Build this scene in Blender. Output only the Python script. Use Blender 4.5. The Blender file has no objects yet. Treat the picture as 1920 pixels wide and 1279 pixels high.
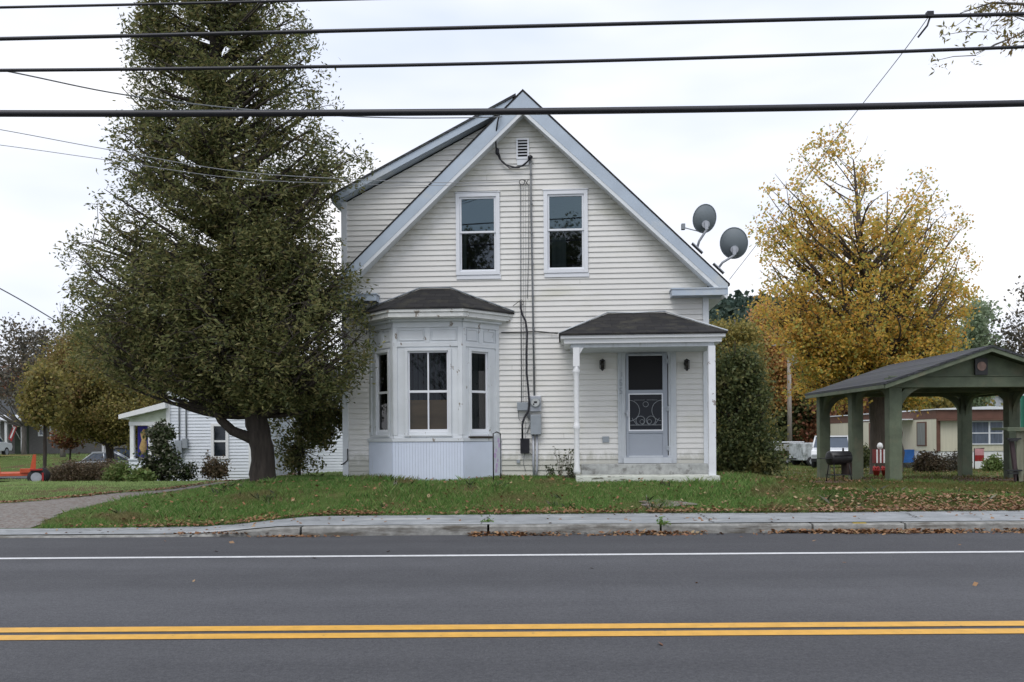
import bpy, math, random
import numpy as np
from mathutils import Vector, Matrix
R = math.radians
C = bpy.context.scene.collection
S = bpy.context.scene
# ---------------- camera, sky, sun, exposure ----------------
F, HZ, EYE, ROLL = 1600.0, 822.0, 1.3, math.atan(0.0067)
cam_d = bpy.data.cameras.new('camera'); cam = bpy.data.objects.new('camera', cam_d); C.objects.link(cam)
cam_d.sensor_width = 36; cam_d.lens = 36*F/1920; cam_d.shift_y = (HZ-639.5)/1920
cam_d.clip_start = 0.1; cam_d.clip_end = 3000
cam.matrix_world = Matrix.Translation((0, 0, EYE)) @ Matrix.Rotation(R(90), 4, 'X') @ Matrix.Rotation(-ROLL, 4, 'Z')
S.camera = cam
SUN_EL, SUN_AZ = R(58), R(205)      # azimuth measured clockwise from +Y
w = bpy.data.worlds.new('World'); S.world = w; w.use_nodes = True
nt = w.node_tree; N = nt.nodes; Lk = nt.links; bg = N['Background']
sky = N.new('ShaderNodeTexSky'); sky.sky_type = 'NISHITA'; sky.sun_disc = False
sky.sun_elevation = SUN_EL; sky.sun_rotation = SUN_AZ; sky.air_density = 1.0; sky.dust_density = 3.0
tc = N.new('ShaderNodeTexCoord'); mp = N.new('ShaderNodeMapping'); mp.inputs['Scale'].default_value = (1.0, 1.0, 3.2)
nz = N.new('ShaderNodeTexNoise'); nz.inputs['Scale'].default_value = 1.7; nz.inputs['Detail'].default_value = 4
rp = N.new('ShaderNodeValToRGB'); rp.color_ramp.elements[0].position = .34; rp.color_ramp.elements[1].position = .66
rp.color_ramp.elements[0].color = (8.0, 9.0, 11.4, 1); rp.color_ramp.elements[1].color = (12.6, 12.6, 12.9, 1)
mx = N.new('ShaderNodeMixRGB'); mx.inputs['Fac'].default_value = .93
Lk.new(tc.outputs['Generated'], mp.inputs['Vector']); Lk.new(mp.outputs['Vector'], nz.inputs['Vector'])
Lk.new(nz.outputs['Fac'], rp.inputs['Fac']); Lk.new(sky.outputs['Color'], mx.inputs['Color1'])
Lk.new(rp.outputs['Color'], mx.inputs['Color2']); Lk.new(mx.outputs['Color'], bg.inputs['Color'])
bg.inputs['Strength'].default_value = 0.088
sd = bpy.data.lights.new('sun', 'SUN'); sd.energy = 1.35; sd.angle = R(30); sd.color = (1, .97, .93)
sun = bpy.data.objects.new('sun', sd); C.objects.link(sun)
sdir = Vector((math.sin(SUN_AZ)*math.cos(SUN_EL), math.cos(SUN_AZ)*math.cos(SUN_EL), math.sin(SUN_EL)))
sun.rotation_euler = sdir.to_track_quat('Z', 'Y').to_euler(); sun.location = (0, 0, 60)
S.view_settings.view_transform = 'Standard'; S.view_settings.look = 'None'; S.view_settings.gamma = 1
S.view_settings.exposure = 0.15; S.view_settings.use_curve_mapping = False
S.render.engine = 'CYCLES'; S.cycles.max_bounces = 6; S.cycles.transparent_max_bounces = 12
# ---------------- helpers ----------------
def ray(px, py):
    dx, dy = px-960, HZ-py
    return (dx*math.cos(ROLL)+dy*math.sin(ROLL))/F, (-dx*math.sin(ROLL)+dy*math.cos(ROLL))/F
def at(px, py, Y):
    a, b = ray(px, py); return Vector((a*Y, Y, EYE+b*Y))
TH = R(3.5); CT, ST = math.cos(TH), math.sin(TH)
WY = 16.4; OX = ray(980, 500)[0]*WY; ZB = 0.50
def H(px, py, v=0.0):        # house-local (u, z) on the plane at offset v (negative = towards the street)
    a, b = ray(px, py)
    u = (a*(WY+v*CT)-OX-v*ST)/(CT+a*ST); Y = WY-u*ST+v*CT
    return u, EYE+b*Y-ZB
def tag(o, label=None, cat=None, group=None, kind=None):
    if label: o['label'] = label
    if cat: o['category'] = cat
    if group: o['group'] = group
    if kind: o['kind'] = kind
    return o
def empty(name, loc, rz=0, label=None, cat=None, group=None):
    o = bpy.data.objects.new(name, None); C.objects.link(o); o.location = loc; o.rotation_euler = (0, 0, rz)
    o.empty_display_size = .3
    return tag(o, label, cat, group)
def copy_tree(o, loc=None, rz=None, parent=None):
    c = o.copy(); C.objects.link(c)
    if parent: c.parent = parent
    if loc is not None: c.location = loc
    if rz is not None: c.rotation_euler = (0, 0, rz)
    for ch in list(o.children): copy_tree(ch, parent=c)
    return c
class MB:
    def __init__(s): s.v = []; s.f = []; s.sm = []
    def add(s, vs, fs, smooth=False):
        n = len(s.v); s.v += [tuple(p) for p in vs]; s.f += [tuple(i+n for i in f) for f in fs]; s.sm += [smooth]*len(fs); return s
    def box(s, x0, x1, y0, y1, z0, z1):
        return s.add([(x0,y0,z0),(x1,y0,z0),(x1,y1,z0),(x0,y1,z0),(x0,y0,z1),(x1,y0,z1),(x1,y1,z1),(x0,y1,z1)],
                     [(0,3,2,1),(4,5,6,7),(0,1,5,4),(1,2,6,5),(2,3,7,6),(3,0,4,7)])
    def prism(s, poly, d):          # poly: 3D points of a planar face, d: extrusion vector
        n = len(poly); p = [Vector(q) for q in poly]; q = [a+Vector(d) for a in p]
        return s.add(p+q, [tuple(range(n))[::-1], tuple(range(n, 2*n))]+[(i, (i+1)%n, n+(i+1)%n, n+i) for i in range(n)])
    def xz(s, pts, y0, y1): return s.prism([(x, y0, z) for x, z in pts], (0, y1-y0, 0))
    def xy(s, pts, z0, z1): return s.prism([(x, y, z0) for x, y in pts], (0, 0, z1-z0))
    def quad(s, *p): return s.add(p, [tuple(range(len(p)))])
    def tube(s, pts, r, n=6, cap=True):
        pts = [Vector(p) for p in pts]; rs = r if isinstance(r, (list, tuple)) else [r]*len(pts)
        vs, fs = [], []; prev = None
        for i, p in enumerate(pts):
            t = (pts[min(i+1, len(pts)-1)]-pts[max(i-1, 0)])
            t = t.normalized() if t.length > 1e-9 else Vector((0,0,1))
            a = Vector((1,0,0)) if prev is None else prev
            if prev is None and abs(t.x) > .8: a = Vector((0,1,0))
            a = (a-t*a.dot(t)); a = a.normalized() if a.length > 1e-6 else t.orthogonal().normalized()
            prev = a; b = t.cross(a)
            for k in range(n):
                g = 2*math.pi*k/n; vs.append(p+(a*math.cos(g)+b*math.sin(g))*rs[i])
        for i in range(len(pts)-1):
            for k in range(n):
                fs.append((i*n+k, i*n+(k+1)%n, (i+1)*n+(k+1)%n, (i+1)*n+k))
        if cap: fs += [tuple(range(n))[::-1], tuple(range((len(pts)-1)*n, len(pts)*n))]
        return s.add(vs, fs, n > 4)
    def lathe(s, prof, cx=0, cy=0, n=16):      # prof [(r,z)]
        vs = [(cx+r*math.cos(2*math.pi*k/n), cy+r*math.sin(2*math.pi*k/n), z) for r, z in prof for k in range(n)]
        fs = [(i*n+k, i*n+(k+1)%n, (i+1)*n+(k+1)%n, (i+1)*n+k) for i in range(len(prof)-1) for k in range(n)]
        fs += [tuple(range(n))[::-1], tuple(range((len(prof)-1)*n, len(prof)*n))]
        return s.add(vs, fs, True)
    def disc(s, c, nrm, r, d, n=16):           # short cylinder
        c = Vector(c); nrm = Vector(nrm).normalized(); a = nrm.orthogonal().normalized(); b = nrm.cross(a)
        return s.prism([c+(a*math.cos(2*math.pi*k/n)+b*math.sin(2*math.pi*k/n))*r for k in range(n)], nrm*d)
    def build(s, name, m, parent=None, label=None, bevel=0):
        me = bpy.data.meshes.new(name); me.from_pydata(s.v, [], s.f); me.update()
        me.polygons.foreach_set('use_smooth', s.sm); me.materials.append(m)
        import bmesh
        bm = bmesh.new(); bm.from_mesh(me); bmesh.ops.recalc_face_normals(bm, faces=bm.faces); bm.to_mesh(me); bm.free()
        o = bpy.data.objects.new(name, me); C.objects.link(o)
        if parent: o.parent = parent
        if label: o['label'] = label
        if bevel:
            b = o.modifiers.new('bevel', 'BEVEL'); b.width = bevel; b.segments = 2; b.limit_method = 'ANGLE'; b.angle_limit = R(40)
        return o
def arr_mesh(name, V, Fq, m, parent=None, smooth=False):   # numpy verts (n,3), faces (m,k)
    k = Fq.shape[1]; me = bpy.data.meshes.new(name)
    me.vertices.add(len(V)); me.vertices.foreach_set('co', V.astype(np.float32).ravel())
    me.loops.add(Fq.size); me.loops.foreach_set('vertex_index', Fq.astype(np.int32).ravel())
    me.polygons.add(len(Fq)); me.polygons.foreach_set('loop_start', np.arange(0, Fq.size, k, dtype=np.int32))
    me.update(calc_edges=True); me.validate()
    if smooth: me.polygons.foreach_set('use_smooth', np.ones(len(me.polygons), bool))
    me.materials.append(m)
    o = bpy.data.objects.new(name, me); C.objects.link(o)
    if parent: o.parent = parent
    return o
# ---------------- materials ----------------
def nmat(name):
    m = bpy.data.materials.new(name); m.use_nodes = True; t = m.node_tree; return m, t, t.nodes, t.links, t.nodes['Principled BSDF']
def noise(Nn, Lk, vec, scale, detail=4, rough=.55):
    n = Nn.new('ShaderNodeTexNoise'); n.inputs['Scale'].default_value = scale; n.inputs['Detail'].default_value = detail
    n.inputs['Roughness'].default_value = rough; Lk.new(vec, n.inputs['Vector']); return n.outputs['Fac']
def ramp(Nn, Lk, fac, stops):
    r = Nn.new('ShaderNodeValToRGB'); e = r.color_ramp.elements
    while len(e) < len(stops): e.new(.5)
    for i, (p, c) in enumerate(stops):
        e[i].position = p; e[i].color = (c, c, c, 1) if not isinstance(c, (tuple, list)) else (*c, 1)
    Lk.new(fac, r.inputs['Fac']); return r.outputs['Color']
def mix(Nn, Lk, fac, a, b, mode='MIX'):
    m = Nn.new('ShaderNodeMixRGB'); m.blend_type = mode
    for i, x in ((0, fac), (1, a), (2, b)):
        if hasattr(x, 'is_output'): Lk.new(x, m.inputs[i])
        elif i == 0: m.inputs[0].default_value = x
        else: m.inputs[i].default_value = (*x, 1)
    return m.outputs['Color']
def vec(Nn, Lk, scale=(1,1,1), kind='Object'):
    t = Nn.new('ShaderNodeTexCoord'); m = Nn.new('ShaderNodeMapping'); m.inputs['Scale'].default_value = scale
    Lk.new(t.outputs[kind], m.inputs['Vector']); return m.outputs['Vector']
def bump(Nn, Lk, p, h, strength=.3, dist=.01):
    b = Nn.new('ShaderNodeBump'); b.inputs['Strength'].default_value = strength; b.inputs['Distance'].default_value = dist
    Lk.new(h, b.inputs['Height']); Lk.new(b.outputs['Normal'], p.inputs['Normal'])
def pm(name, col, rough=.7, var=.15, sc=4, metal=0, bmp=0, bsc=30, stretch=(1,1,1), spec=.5, stain=None, st=(.55,.7), ssc=2.0, sstretch=(1,1,1)):
    m, t, Nn, Lk, p = nmat(name); v = vec(Nn, Lk, stretch)
    f = noise(Nn, Lk, v, sc, 6)
    dark = tuple(c*(1-var) for c in col); lite = tuple(min(1, c*(1+var)) for c in col)
    c = mix(Nn, Lk, ramp(Nn, Lk, f, [(.3, 0.0), (.7, 1.0)]), dark, lite)
    if stain:
        f2 = noise(Nn, Lk, vec(Nn, Lk, sstretch), ssc, 8, .65)
        c = mix(Nn, Lk, ramp(Nn, Lk, f2, [(st[0], 0.0), (st[1], 1.0)]), c, stain)
    Lk.new(c, p.inputs['Base Color']); p.inputs['Roughness'].default_value = rough; p.inputs['Metallic'].default_value = metal
    p.inputs['Specular IOR Level'].default_value = spec
    if bmp: bump(Nn, Lk, p, noise(Nn, Lk, v, bsc, 5), bmp, .01)
    return m
def leafmat(name, cols, transl=.3, patch=None, rough=.55):
    m, t, Nn, Lk, p = nmat(name)
    g = Nn.new('ShaderNodeNewGeometry'); rr = g.outputs['Random Per Island']
    n = len(cols); c = ramp(Nn, Lk, rr, [(i/(n-1), cc) for i, cc in enumerate(cols)])
    v = vec(Nn, Lk)
    if patch: c = mix(Nn, Lk, ramp(Nn, Lk, noise(Nn, Lk, v, patch[1], 3), [(patch[2], 0.0), (patch[3], 1.0)]), c, mix(Nn, Lk, rr, patch[0], tuple(x*.6 for x in patch[0])))
    Lk.new(c, p.inputs['Base Color']); p.inputs['Roughness'].default_value = rough; p.inputs['Specular IOR Level'].default_value = .3
    tr = Nn.new('ShaderNodeBsdfTranslucent'); Lk.new(c, tr.inputs['Color'])
    ms = Nn.new('ShaderNodeMixShader'); ms.inputs[0].default_value = transl
    out = [x for x in Nn if x.type == 'OUTPUT_MATERIAL'][0]
    Lk.new(p.outputs[0], ms.inputs[1]); Lk.new(tr.outputs[0], ms.inputs[2]); Lk.new(ms.outputs[0], out.inputs['Surface']); return m
def glassmat(name, tint=(.75,.8,.8), gloss=.12, rough=.02, gc=(1,1,1)):
    m, t, Nn, Lk, p = nmat(name); Nn.remove(p)
    tr = Nn.new('ShaderNodeBsdfTransparent'); tr.inputs[0].default_value = (*tint, 1)
    gl = Nn.new('ShaderNodeBsdfGlossy'); gl.inputs['Roughness'].default_value = rough; gl.inputs[0].default_value = (*gc, 1)
    fr = Nn.new('ShaderNodeFresnel'); fr.inputs[0].default_value = 1.5
    ad = Nn.new('ShaderNodeMath'); ad.operation = 'ADD'; ad.inputs[1].default_value = gloss; Lk.new(fr.outputs[0], ad.inputs[0])
    ms = Nn.new('ShaderNodeMixShader'); Lk.new(ad.outputs[0], ms.inputs[0]); Lk.new(tr.outputs[0], ms.inputs[1]); Lk.new(gl.outputs[0], ms.inputs[2])
    out = [x for x in Nn if x.type == 'OUTPUT_MATERIAL'][0]; Lk.new(ms.outputs[0], out.inputs['Surface']); return m
M = {}
def sidingmat():
    m = pm('cream vinyl siding', (.71,.70,.672), .55, .05, 1.2, stain=(.56,.55,.46), st=(.54,.78), ssc=1.1, sstretch=(.6,1,2.2)); t = m.node_tree; Nn, Lk = t.nodes, t.links; p = Nn['Principled BSDF']
    c = p.inputs['Base Color'].links[0].from_socket; v = vec(Nn, Lk); sx = Nn.new('ShaderNodeSeparateXYZ'); Lk.new(v, sx.inputs[0])
    def mth(op, a, b_):
        q = Nn.new('ShaderNodeMath'); q.operation = op
        for i_, x in enumerate((a, b_)):
            if x is None: continue
            if hasattr(x, 'is_output'): Lk.new(x, q.inputs[i_])
            else: q.inputs[i_].default_value = x
        return q.outputs[0]
    n1 = noise(Nn, Lk, vec(Nn, Lk, (3, 3, 1.2)), 2.2, 8, .7); n2 = noise(Nn, Lk, vec(Nn, Lk, (1, 1, 1)), 2.6, 8, .7)
    # splash dirt at the foot of the wall
    low = ramp(Nn, Lk, mth('SUBTRACT', sx.outputs['Z'], mth('MULTIPLY', n1, .75)), [(0.0, 1.0), (.16, 0.0)])
    c = mix(Nn, Lk, mth('MULTIPLY', low, .6), c, (.36, .36, .29))
    # green-brown mildew growing in a ragged band below the sloping boards
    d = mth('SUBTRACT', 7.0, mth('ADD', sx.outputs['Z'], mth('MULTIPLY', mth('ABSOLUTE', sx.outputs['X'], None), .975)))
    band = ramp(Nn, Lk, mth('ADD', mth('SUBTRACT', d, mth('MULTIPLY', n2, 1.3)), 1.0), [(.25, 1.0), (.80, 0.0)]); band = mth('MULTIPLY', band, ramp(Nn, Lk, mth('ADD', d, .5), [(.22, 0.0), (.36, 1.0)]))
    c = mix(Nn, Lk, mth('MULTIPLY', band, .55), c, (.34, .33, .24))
    for l in list(p.inputs['Base Color'].links): t.links.remove(l)
    Lk.new(c, p.inputs['Base Color']); return m
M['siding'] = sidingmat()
M['trim'] = pm('white aluminium trim', (.70,.73,.76), .45, .05, 2, stain=(.5,.52,.52), st=(.6,.85), ssc=2, sstretch=(1,1,1))
M['rake'] = pm('pale blue grey aluminium', (.43,.50,.585), .4, .07, 2.5, stain=(.56,.58,.57), st=(.55,.75), ssc=1.5)
M['white'] = pm('white paint', (.76,.77,.78), .5, .04, 3)
M['bay'] = pm('old white paint', (.64,.67,.695), .6, .07, 2.5, stain=(.25,.22,.19), st=(.645,.655), ssc=7, sstretch=(1,1,.5))
M['peel'] = pm('peeling white paint', (.64,.65,.63), .7, .1, 5, stain=(.24,.21,.17), st=(.585,.62), ssc=6, bmp=.4)
M['post'] = pm('flaking white porch paint', (.74,.76,.79), .6, .06, 4, stain=(.30,.27,.26), st=(.60,.62), ssc=6)
M['board'] = pm('white bead board', (.66,.72,.84), .5, .04, 3, stain=(.45,.46,.40), st=(.62,.9), ssc=4, sstretch=(1,1,.35))
M['door'] = pm('grey aluminium door', (.31,.34,.39), .45, .03, 2)
M['casing'] = pm('weathered grey casing', (.52,.55,.58), .6, .08, 3, stretch=(3,3,.5), stain=(.36,.38,.37), st=(.55,.8), ssc=5, sstretch=(2,1,.4))
M['sash'] = pm('white vinyl sash', (.74,.76,.80), .4, .03, 3)
M['dark'] = pm('black iron', (.02,.02,.022), .5, .2, 9)
M['rubber'] = pm('black cable rubber', (.012,.012,.018), .45, .2, 9)
M['thin'] = pm('pale thin wire', (.30,.31,.33), .5, .1, 9)
M['cable'] = pm('grey cable', (.16,.17,.18), .5, .15, 9)
M['greybox'] = pm('galvanised grey', (.30,.33,.36), .5, .08, 6, metal=.2)
M['stone'] = pm('foundation stone', (.25,.25,.24), .9, .3, 7, bmp=.6, bsc=12)
M['concrete'] = pm('mottled concrete', (.36,.37,.36), .9, .22, 9, bmp=.5, stain=(.18,.18,.17), st=(.52,.66), ssc=8)
M['oldstep'] = pm('worn painted step', (.58,.60,.54), .8, .1, 5, stain=(.12,.12,.09), st=(.56,.62), ssc=6, sstretch=(.6,1,2.5), bmp=.4)
M['interior'] = pm('dark room', (.018,.020,.026), .9, .1, 2)
M['blind'] = pm('dark vertical blind', (.034,.046,.046), .8, .4, 3, stretch=(14,1,.05))
M['shade'] = pm('brown cardboard', (.44,.27,.12), .9, .25, 2, stretch=(.4,1,2))
M['curtain'] = pm('grey green curtain', (.16,.19,.18), .9, .2, 3, stretch=(6,1,.2))
M['glass'] = glassmat('window glass', (.55,.60,.62), -.01)
M_ = glassmat('lower sash glass', (.42,.46,.5), .045, .02, (.8,.9,1.0)); M['glass3'] = M_; M['glass2'] = glassmat('storm glass', (.4,.45,.5), .085, .02, (.62,.85,1.0))
M['screen'] = pm('black insect screen', (.007,.007,.009), .8, .1, 5)
M['dish'] = pm('grey dish', (.17,.20,.22), .55, .05, 5)
M['galv'] = pm('galvanised steel', (.42,.44,.48), .45, .1, 8, metal=.4)
M['green'] = pm('faded green paint', (.125,.150,.100), .75, .25, 3, stain=(.17,.165,.11), st=(.52,.7), bmp=.3, bsc=25, ssc=3, sstretch=(1,1,.6))
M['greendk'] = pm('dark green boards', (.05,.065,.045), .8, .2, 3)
M['brown'] = pm('brown trim', (.13,.062,.042), .7, .15, 3)
M['cream'] = pm('cream trailer panel', (.60,.57,.45), .6, .08, 3, stretch=(4,4,.2))
M['orange'] = pm('orange machine paint', (.50,.085,.03), .5, .15, 5)
M['red'] = pm('red plastic', (.34,.02,.02), .5, .1, 5)
M['blue'] = pm('blue tarp', (.02,.11,.36), .5, .15, 3)
M['tyre'] = pm('tyre rubber', (.02,.02,.022), .85, .2, 9)
M['carwhite'] = pm('white car paint', (.72,.74,.76), .25, .02, 3)
M['carsilver'] = pm('silver car paint', (.42,.45,.48), .3, .03, 3, metal=.4)
M['carblack'] = pm('black car paint', (.02,.02,.023), .3, .1, 3)
M['carglass'] = pm('car glass', (.05,.07,.10), .08, .1, 2, spec=.8)
M['greyhouse'] = pm('grey shingle siding', (.15,.145,.14), .85, .2, 4, stretch=(1,1,6))
M['roofdk'] = pm('dark roof', (.05,.055,.06), .9, .2, 5)
M['tin'] = pm('green metal sheet', (.02,.16,.11), .6, .15, 3)
M['wood'] = pm('weathered wood', (.22,.20,.16), .85, .25, 3, stretch=(6,6,.6))
M['polew'] = pm('utility pole wood', (.28,.25,.22), .9, .3, 5, stretch=(5,5,.4))
M['purple'] = pm('violet banner cloth', (.035,.025,.30), .7, .1, 3)
M['gold'] = pm('gold print', (.60,.40,.16), .7, .3, 9)
M['pink'] = pm('lilac print', (.60,.45,.68), .7, .25, 14)
M['printw'] = pm('pale print', (.66,.68,.74), .7, .1, 14)
M['bark'] = pm('dark brown bark', (.046,.037,.031), .95, .45, 5, stretch=(3,3,.5), bmp=1, bsc=9)
M['barkm'] = pm('maple bark', (.070,.055,.045), .95, .35, 5, stretch=(3,3,.5), bmp=1, bsc=9)
M['barkg'] = pm('grey bark', (.115,.105,.092), .95, .35, 5, stretch=(3,3,.5), bmp=1, bsc=9)
M['redshed'] = pm('dark red paint', (.17,.02,.02), .7, .2, 4)
# shingles
def shingle(name, c1, c2, moss):
    m, t, Nn, Lk, p = nmat(name); v = vec(Nn, Lk)
    b = Nn.new('ShaderNodeTexBrick'); b.inputs['Scale'].default_value = 1; b.inputs['Brick Width'].default_value = .3; b.inputs['Row Height'].default_value = .085
    b.inputs['Mortar Size'].default_value = .006; b.inputs['Color1'].default_value = (*c1, 1); b.inputs['Color2'].default_value = (*c2, 1)
    b.inputs['Mortar'].default_value = (c1[0]*.3, c1[1]*.3, c1[2]*.3, 1)
    mp = Nn.new('ShaderNodeMapping'); mp.inputs['Rotation'].default_value = (R(90), 0, 0); Lk.new(v, mp.inputs['Vector'])
    Lk.new(mp.outputs['Vector'], b.inputs['Vector'])
    c = mix(Nn, Lk, ramp(Nn, Lk, noise(Nn, Lk, vec(Nn, Lk, (1,1,3)), 3, 7, .7), [(.5, 0.0), (.68, 1.0)]), b.outputs['Color'], moss)
    Lk.new(c, p.inputs['Base Color']); p.inputs['Roughness'].default_value = .95
    bump(Nn, Lk, p, b.outputs['Fac'], -.6, .01); return m
M['shingle'] = shingle('dark asphalt shingles', (.010,.010,.012), (.022,.021,.022), (.045,.042,.032))
M['shingle2'] = shingle('grey asphalt shingles', (.04,.042,.05), (.075,.077,.088), (.05,.06,.045))
# ---------------- terrain ----------------
def sstep(a, b, x):
    t = np.clip((x-a)/(b-a), 0, 1); return t*t*(3-2*t)
def sw(x): return .03+.10*sstep(-4.5, -2.9, x)                       # pavement height: drops to the drive
def yb(x): return 12.45+.65*sstep(-5.4, -2.3, x)                      # back edge of the pavement
PC = ([13, 15.0, 16.6, 20, 30, 42, 60, 120, 700], [.16, .50, .545, .5, .15, -.1, .1, .6, 4])
PR = ([13, 16, 20, 42, 50, 75, 120, 700], [.14, .18, .21, -.35, -.55, -.5, 0, 4])
PL = ([12.5, 15.5, 19, 22, 26, 31, 42, 58, 66, 120, 700], [.08, .16, .29, .20, .06, -.35, -.75, -.85, .1, 1.2, 4])
def gz(x, y):
    x = np.asarray(x, float); y = np.asarray(y, float)
    c = np.interp(y, *PC); r = np.interp(y, *PR); l = np.interp(y, *PL)
    wr = sstep(4.2, 7.2, x+.0*y); wl = 1-sstep(-7.6, -4.1, x)
    z = c*(1-wr)*(1-wl)+r*wr+l*wl*(1-wr)
    t = np.clip((y-yb(x))/1.6, 0, 1); t = t*(2-t)*.5+t*.5
    z = (sw(x)-.006)*(1-t)+z*t
    z = z+.025*np.sin(x*1.7+y*.9)*np.sin(y*1.3-x*.6)*np.clip((y-13.2)/2, 0, 1)
    return np.where(y < yb(x), -.06+0*x, z)
def gzf(x, y): return float(gz(x, y))
def grid(xs, ys, zf):
    X, Y = np.meshgrid(xs, ys); V = np.stack([X, Y, zf(X, Y)], -1).reshape(-1, 3); nx = len(xs); i = np.arange(len(ys)-1)[:, None]*nx+np.arange(nx-1)[None]
    return V, np.stack([i, i+1, i+nx+1, i+nx], -1).reshape(-1, 4)
def groundmat():
    m, t, Nn, Lk, p = nmat('lawn soil and turf'); v = vec(Nn, Lk)
    c = mix(Nn, Lk, ramp(Nn, Lk, noise(Nn, Lk, v, 1.3, 8, .65), [(.35, 0.0), (.65, 1.0)]), (.06,.095,.025), (.10,.13,.04))
    c = mix(Nn, Lk, ramp(Nn, Lk, noise(Nn, Lk, v, .45, 9, .7), [(.52, 0.0), (.62, 1.0)]), c, (.105,.075,.04))
    Lk.new(c, p.inputs['Base Color']); p.inputs['Roughness'].default_value = 1; p.inputs['Specular IOR Level'].default_value = .1
    bump(Nn, Lk, p, noise(Nn, Lk, v, 22, 6), .8, .03); return m
M['ground'] = groundmat()
xs = np.concatenate([np.linspace(-900, -30, 18), np.arange(-28, -12, 1.0), np.arange(-12, 14, .2), np.arange(14, 32, 1.0), np.linspace(34, 900, 18)])
ys = np.concatenate([[-60, -5, 12.2], np.arange(12.3, 20, .1), np.arange(20, 70, 1.0), np.linspace(72, 900, 22)])
V, Fq = grid(xs, ys, gz); tag(arr_mesh('ground', V, Fq, M['ground'], smooth=True), kind='structure')
# road
def asphalt():
    m, t, Nn, Lk, p = nmat('asphalt'); v = vec(Nn, Lk)
    c = mix(Nn, Lk, ramp(Nn, Lk, noise(Nn, Lk, v, 70, 4, .8), [(.32, 0.0), (.68, 1.0)]), (.032,.034,.038), (.135,.138,.15))
    c = mix(Nn, Lk, ramp(Nn, Lk, noise(Nn, Lk, v, 2.2, 5, .7), [(.3, 0.0), (.7, 1.0)]), mix(Nn, Lk, .16, c, (.02,.02,.025)), mix(Nn, Lk, .10, c, (.2,.2,.21)))
    c = mix(Nn, Lk, ramp(Nn, Lk, noise(Nn, Lk, vec(Nn, Lk, (.12, 1.6, 1)), 1.0, 4), [(.35, 0.0), (.65, 1.0)]), c, mix(Nn, Lk, .35, c, (.035,.036,.042)))
    c = mix(Nn, Lk, ramp(Nn, Lk, noise(Nn, Lk, v, 26, 4, .75), [(.35, 0.0), (.68, 1.0)]), mix(Nn, Lk, .22, c, (.02,.02,.025)), mix(Nn, Lk, .18, c, (.2,.2,.21)))
    sp = noise(Nn, Lk, v, 60, 1, .5)
    c = mix(Nn, Lk, ramp(Nn, Lk, sp, [(.74, 0.0), (.78, 1.0)]), c, (.17,.17,.18))
    # dark oil strip down the middle of the lane, tyre-polished bands either side (wear that belongs to the road)
    sx = Nn.new('ShaderNodeSeparateXYZ'); Lk.new(v, sx.inputs[0]); mr = Nn.new('ShaderNodeMapRange')
    mr.inputs['From Min'].default_value = 2; mr.inputs['From Max'].default_value = 12; Lk.new(sx.outputs['Y'], mr.inputs['Value'])
    band = ramp(Nn, Lk, mr.outputs[0], [(0, .9), (.30, .84), (.37, .80), (.42, .96), (.50, 1.08), (.56, .90), (.62, .86), (.68, 1.06), (.735, 1.0), (.76, .80), (1, .78)])
    c = mix(Nn, Lk, .9, c, band, 'MULTIPLY')
    Lk.new(c, p.inputs['Base Color']); p.inputs['Roughness'].default_value = .85; p.inputs['Specular IOR Level'].default_value = .35
    bump(Nn, Lk, p, noise(Nn, Lk, v, 80, 3), .9, .008); return m
M['asphalt'] = asphalt()
xr = np.concatenate([np.linspace(-600, -40, 8), np.linspace(-30, 30, 13), np.linspace(40, 600, 8)])
V, Fq = grid(xr, np.array([1.0, 4, 8, 11.50]), lambda X, Y: X*0+0.0)
tag(arr_mesh('road', V, Fq, M['asphalt']), kind='structure')
V, Fq = grid(xr, np.array([-40, -8, .99]), lambda X, Y: X*0-.03); tag(arr_mesh('verge', V, Fq, M['ground']), kind='structure')
M['linew'] = pm('worn white road paint', (.62,.63,.64), .6, .12, 8, stain=(.26,.26,.27), st=(.60,.66), ssc=26)
M['liney'] = pm('yellow road paint', (.64,.35,.055), .6, .12, 9, stain=(.22,.15,.06), st=(.63,.68), ssc=30, sstretch=(.6,1,1))
for nm, y0, y1, mm in (('edge_line', 9.42, 9.54, 'linew'), ('centre_line', 5.80, 5.95, 'liney'), ('centre_line', 5.575, 5.72, 'liney')):
    tag(MB().quad((-600, y0, .004), (600, y0, .004), (600, y1, .004), (-600, y1, .004)).build(nm, M[mm]), kind='structure')
b = MB(); b.quad((9.0, 6.22, .005), (9.09, 6.22, .005), (9.085, 6.27, .005), (9.0, 6.26, .005)); b.box(9.02, 9.55, 6.235, 6.245, .004, .006)
tag(b.build('paint_drip', M['linew']), kind='structure')
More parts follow.
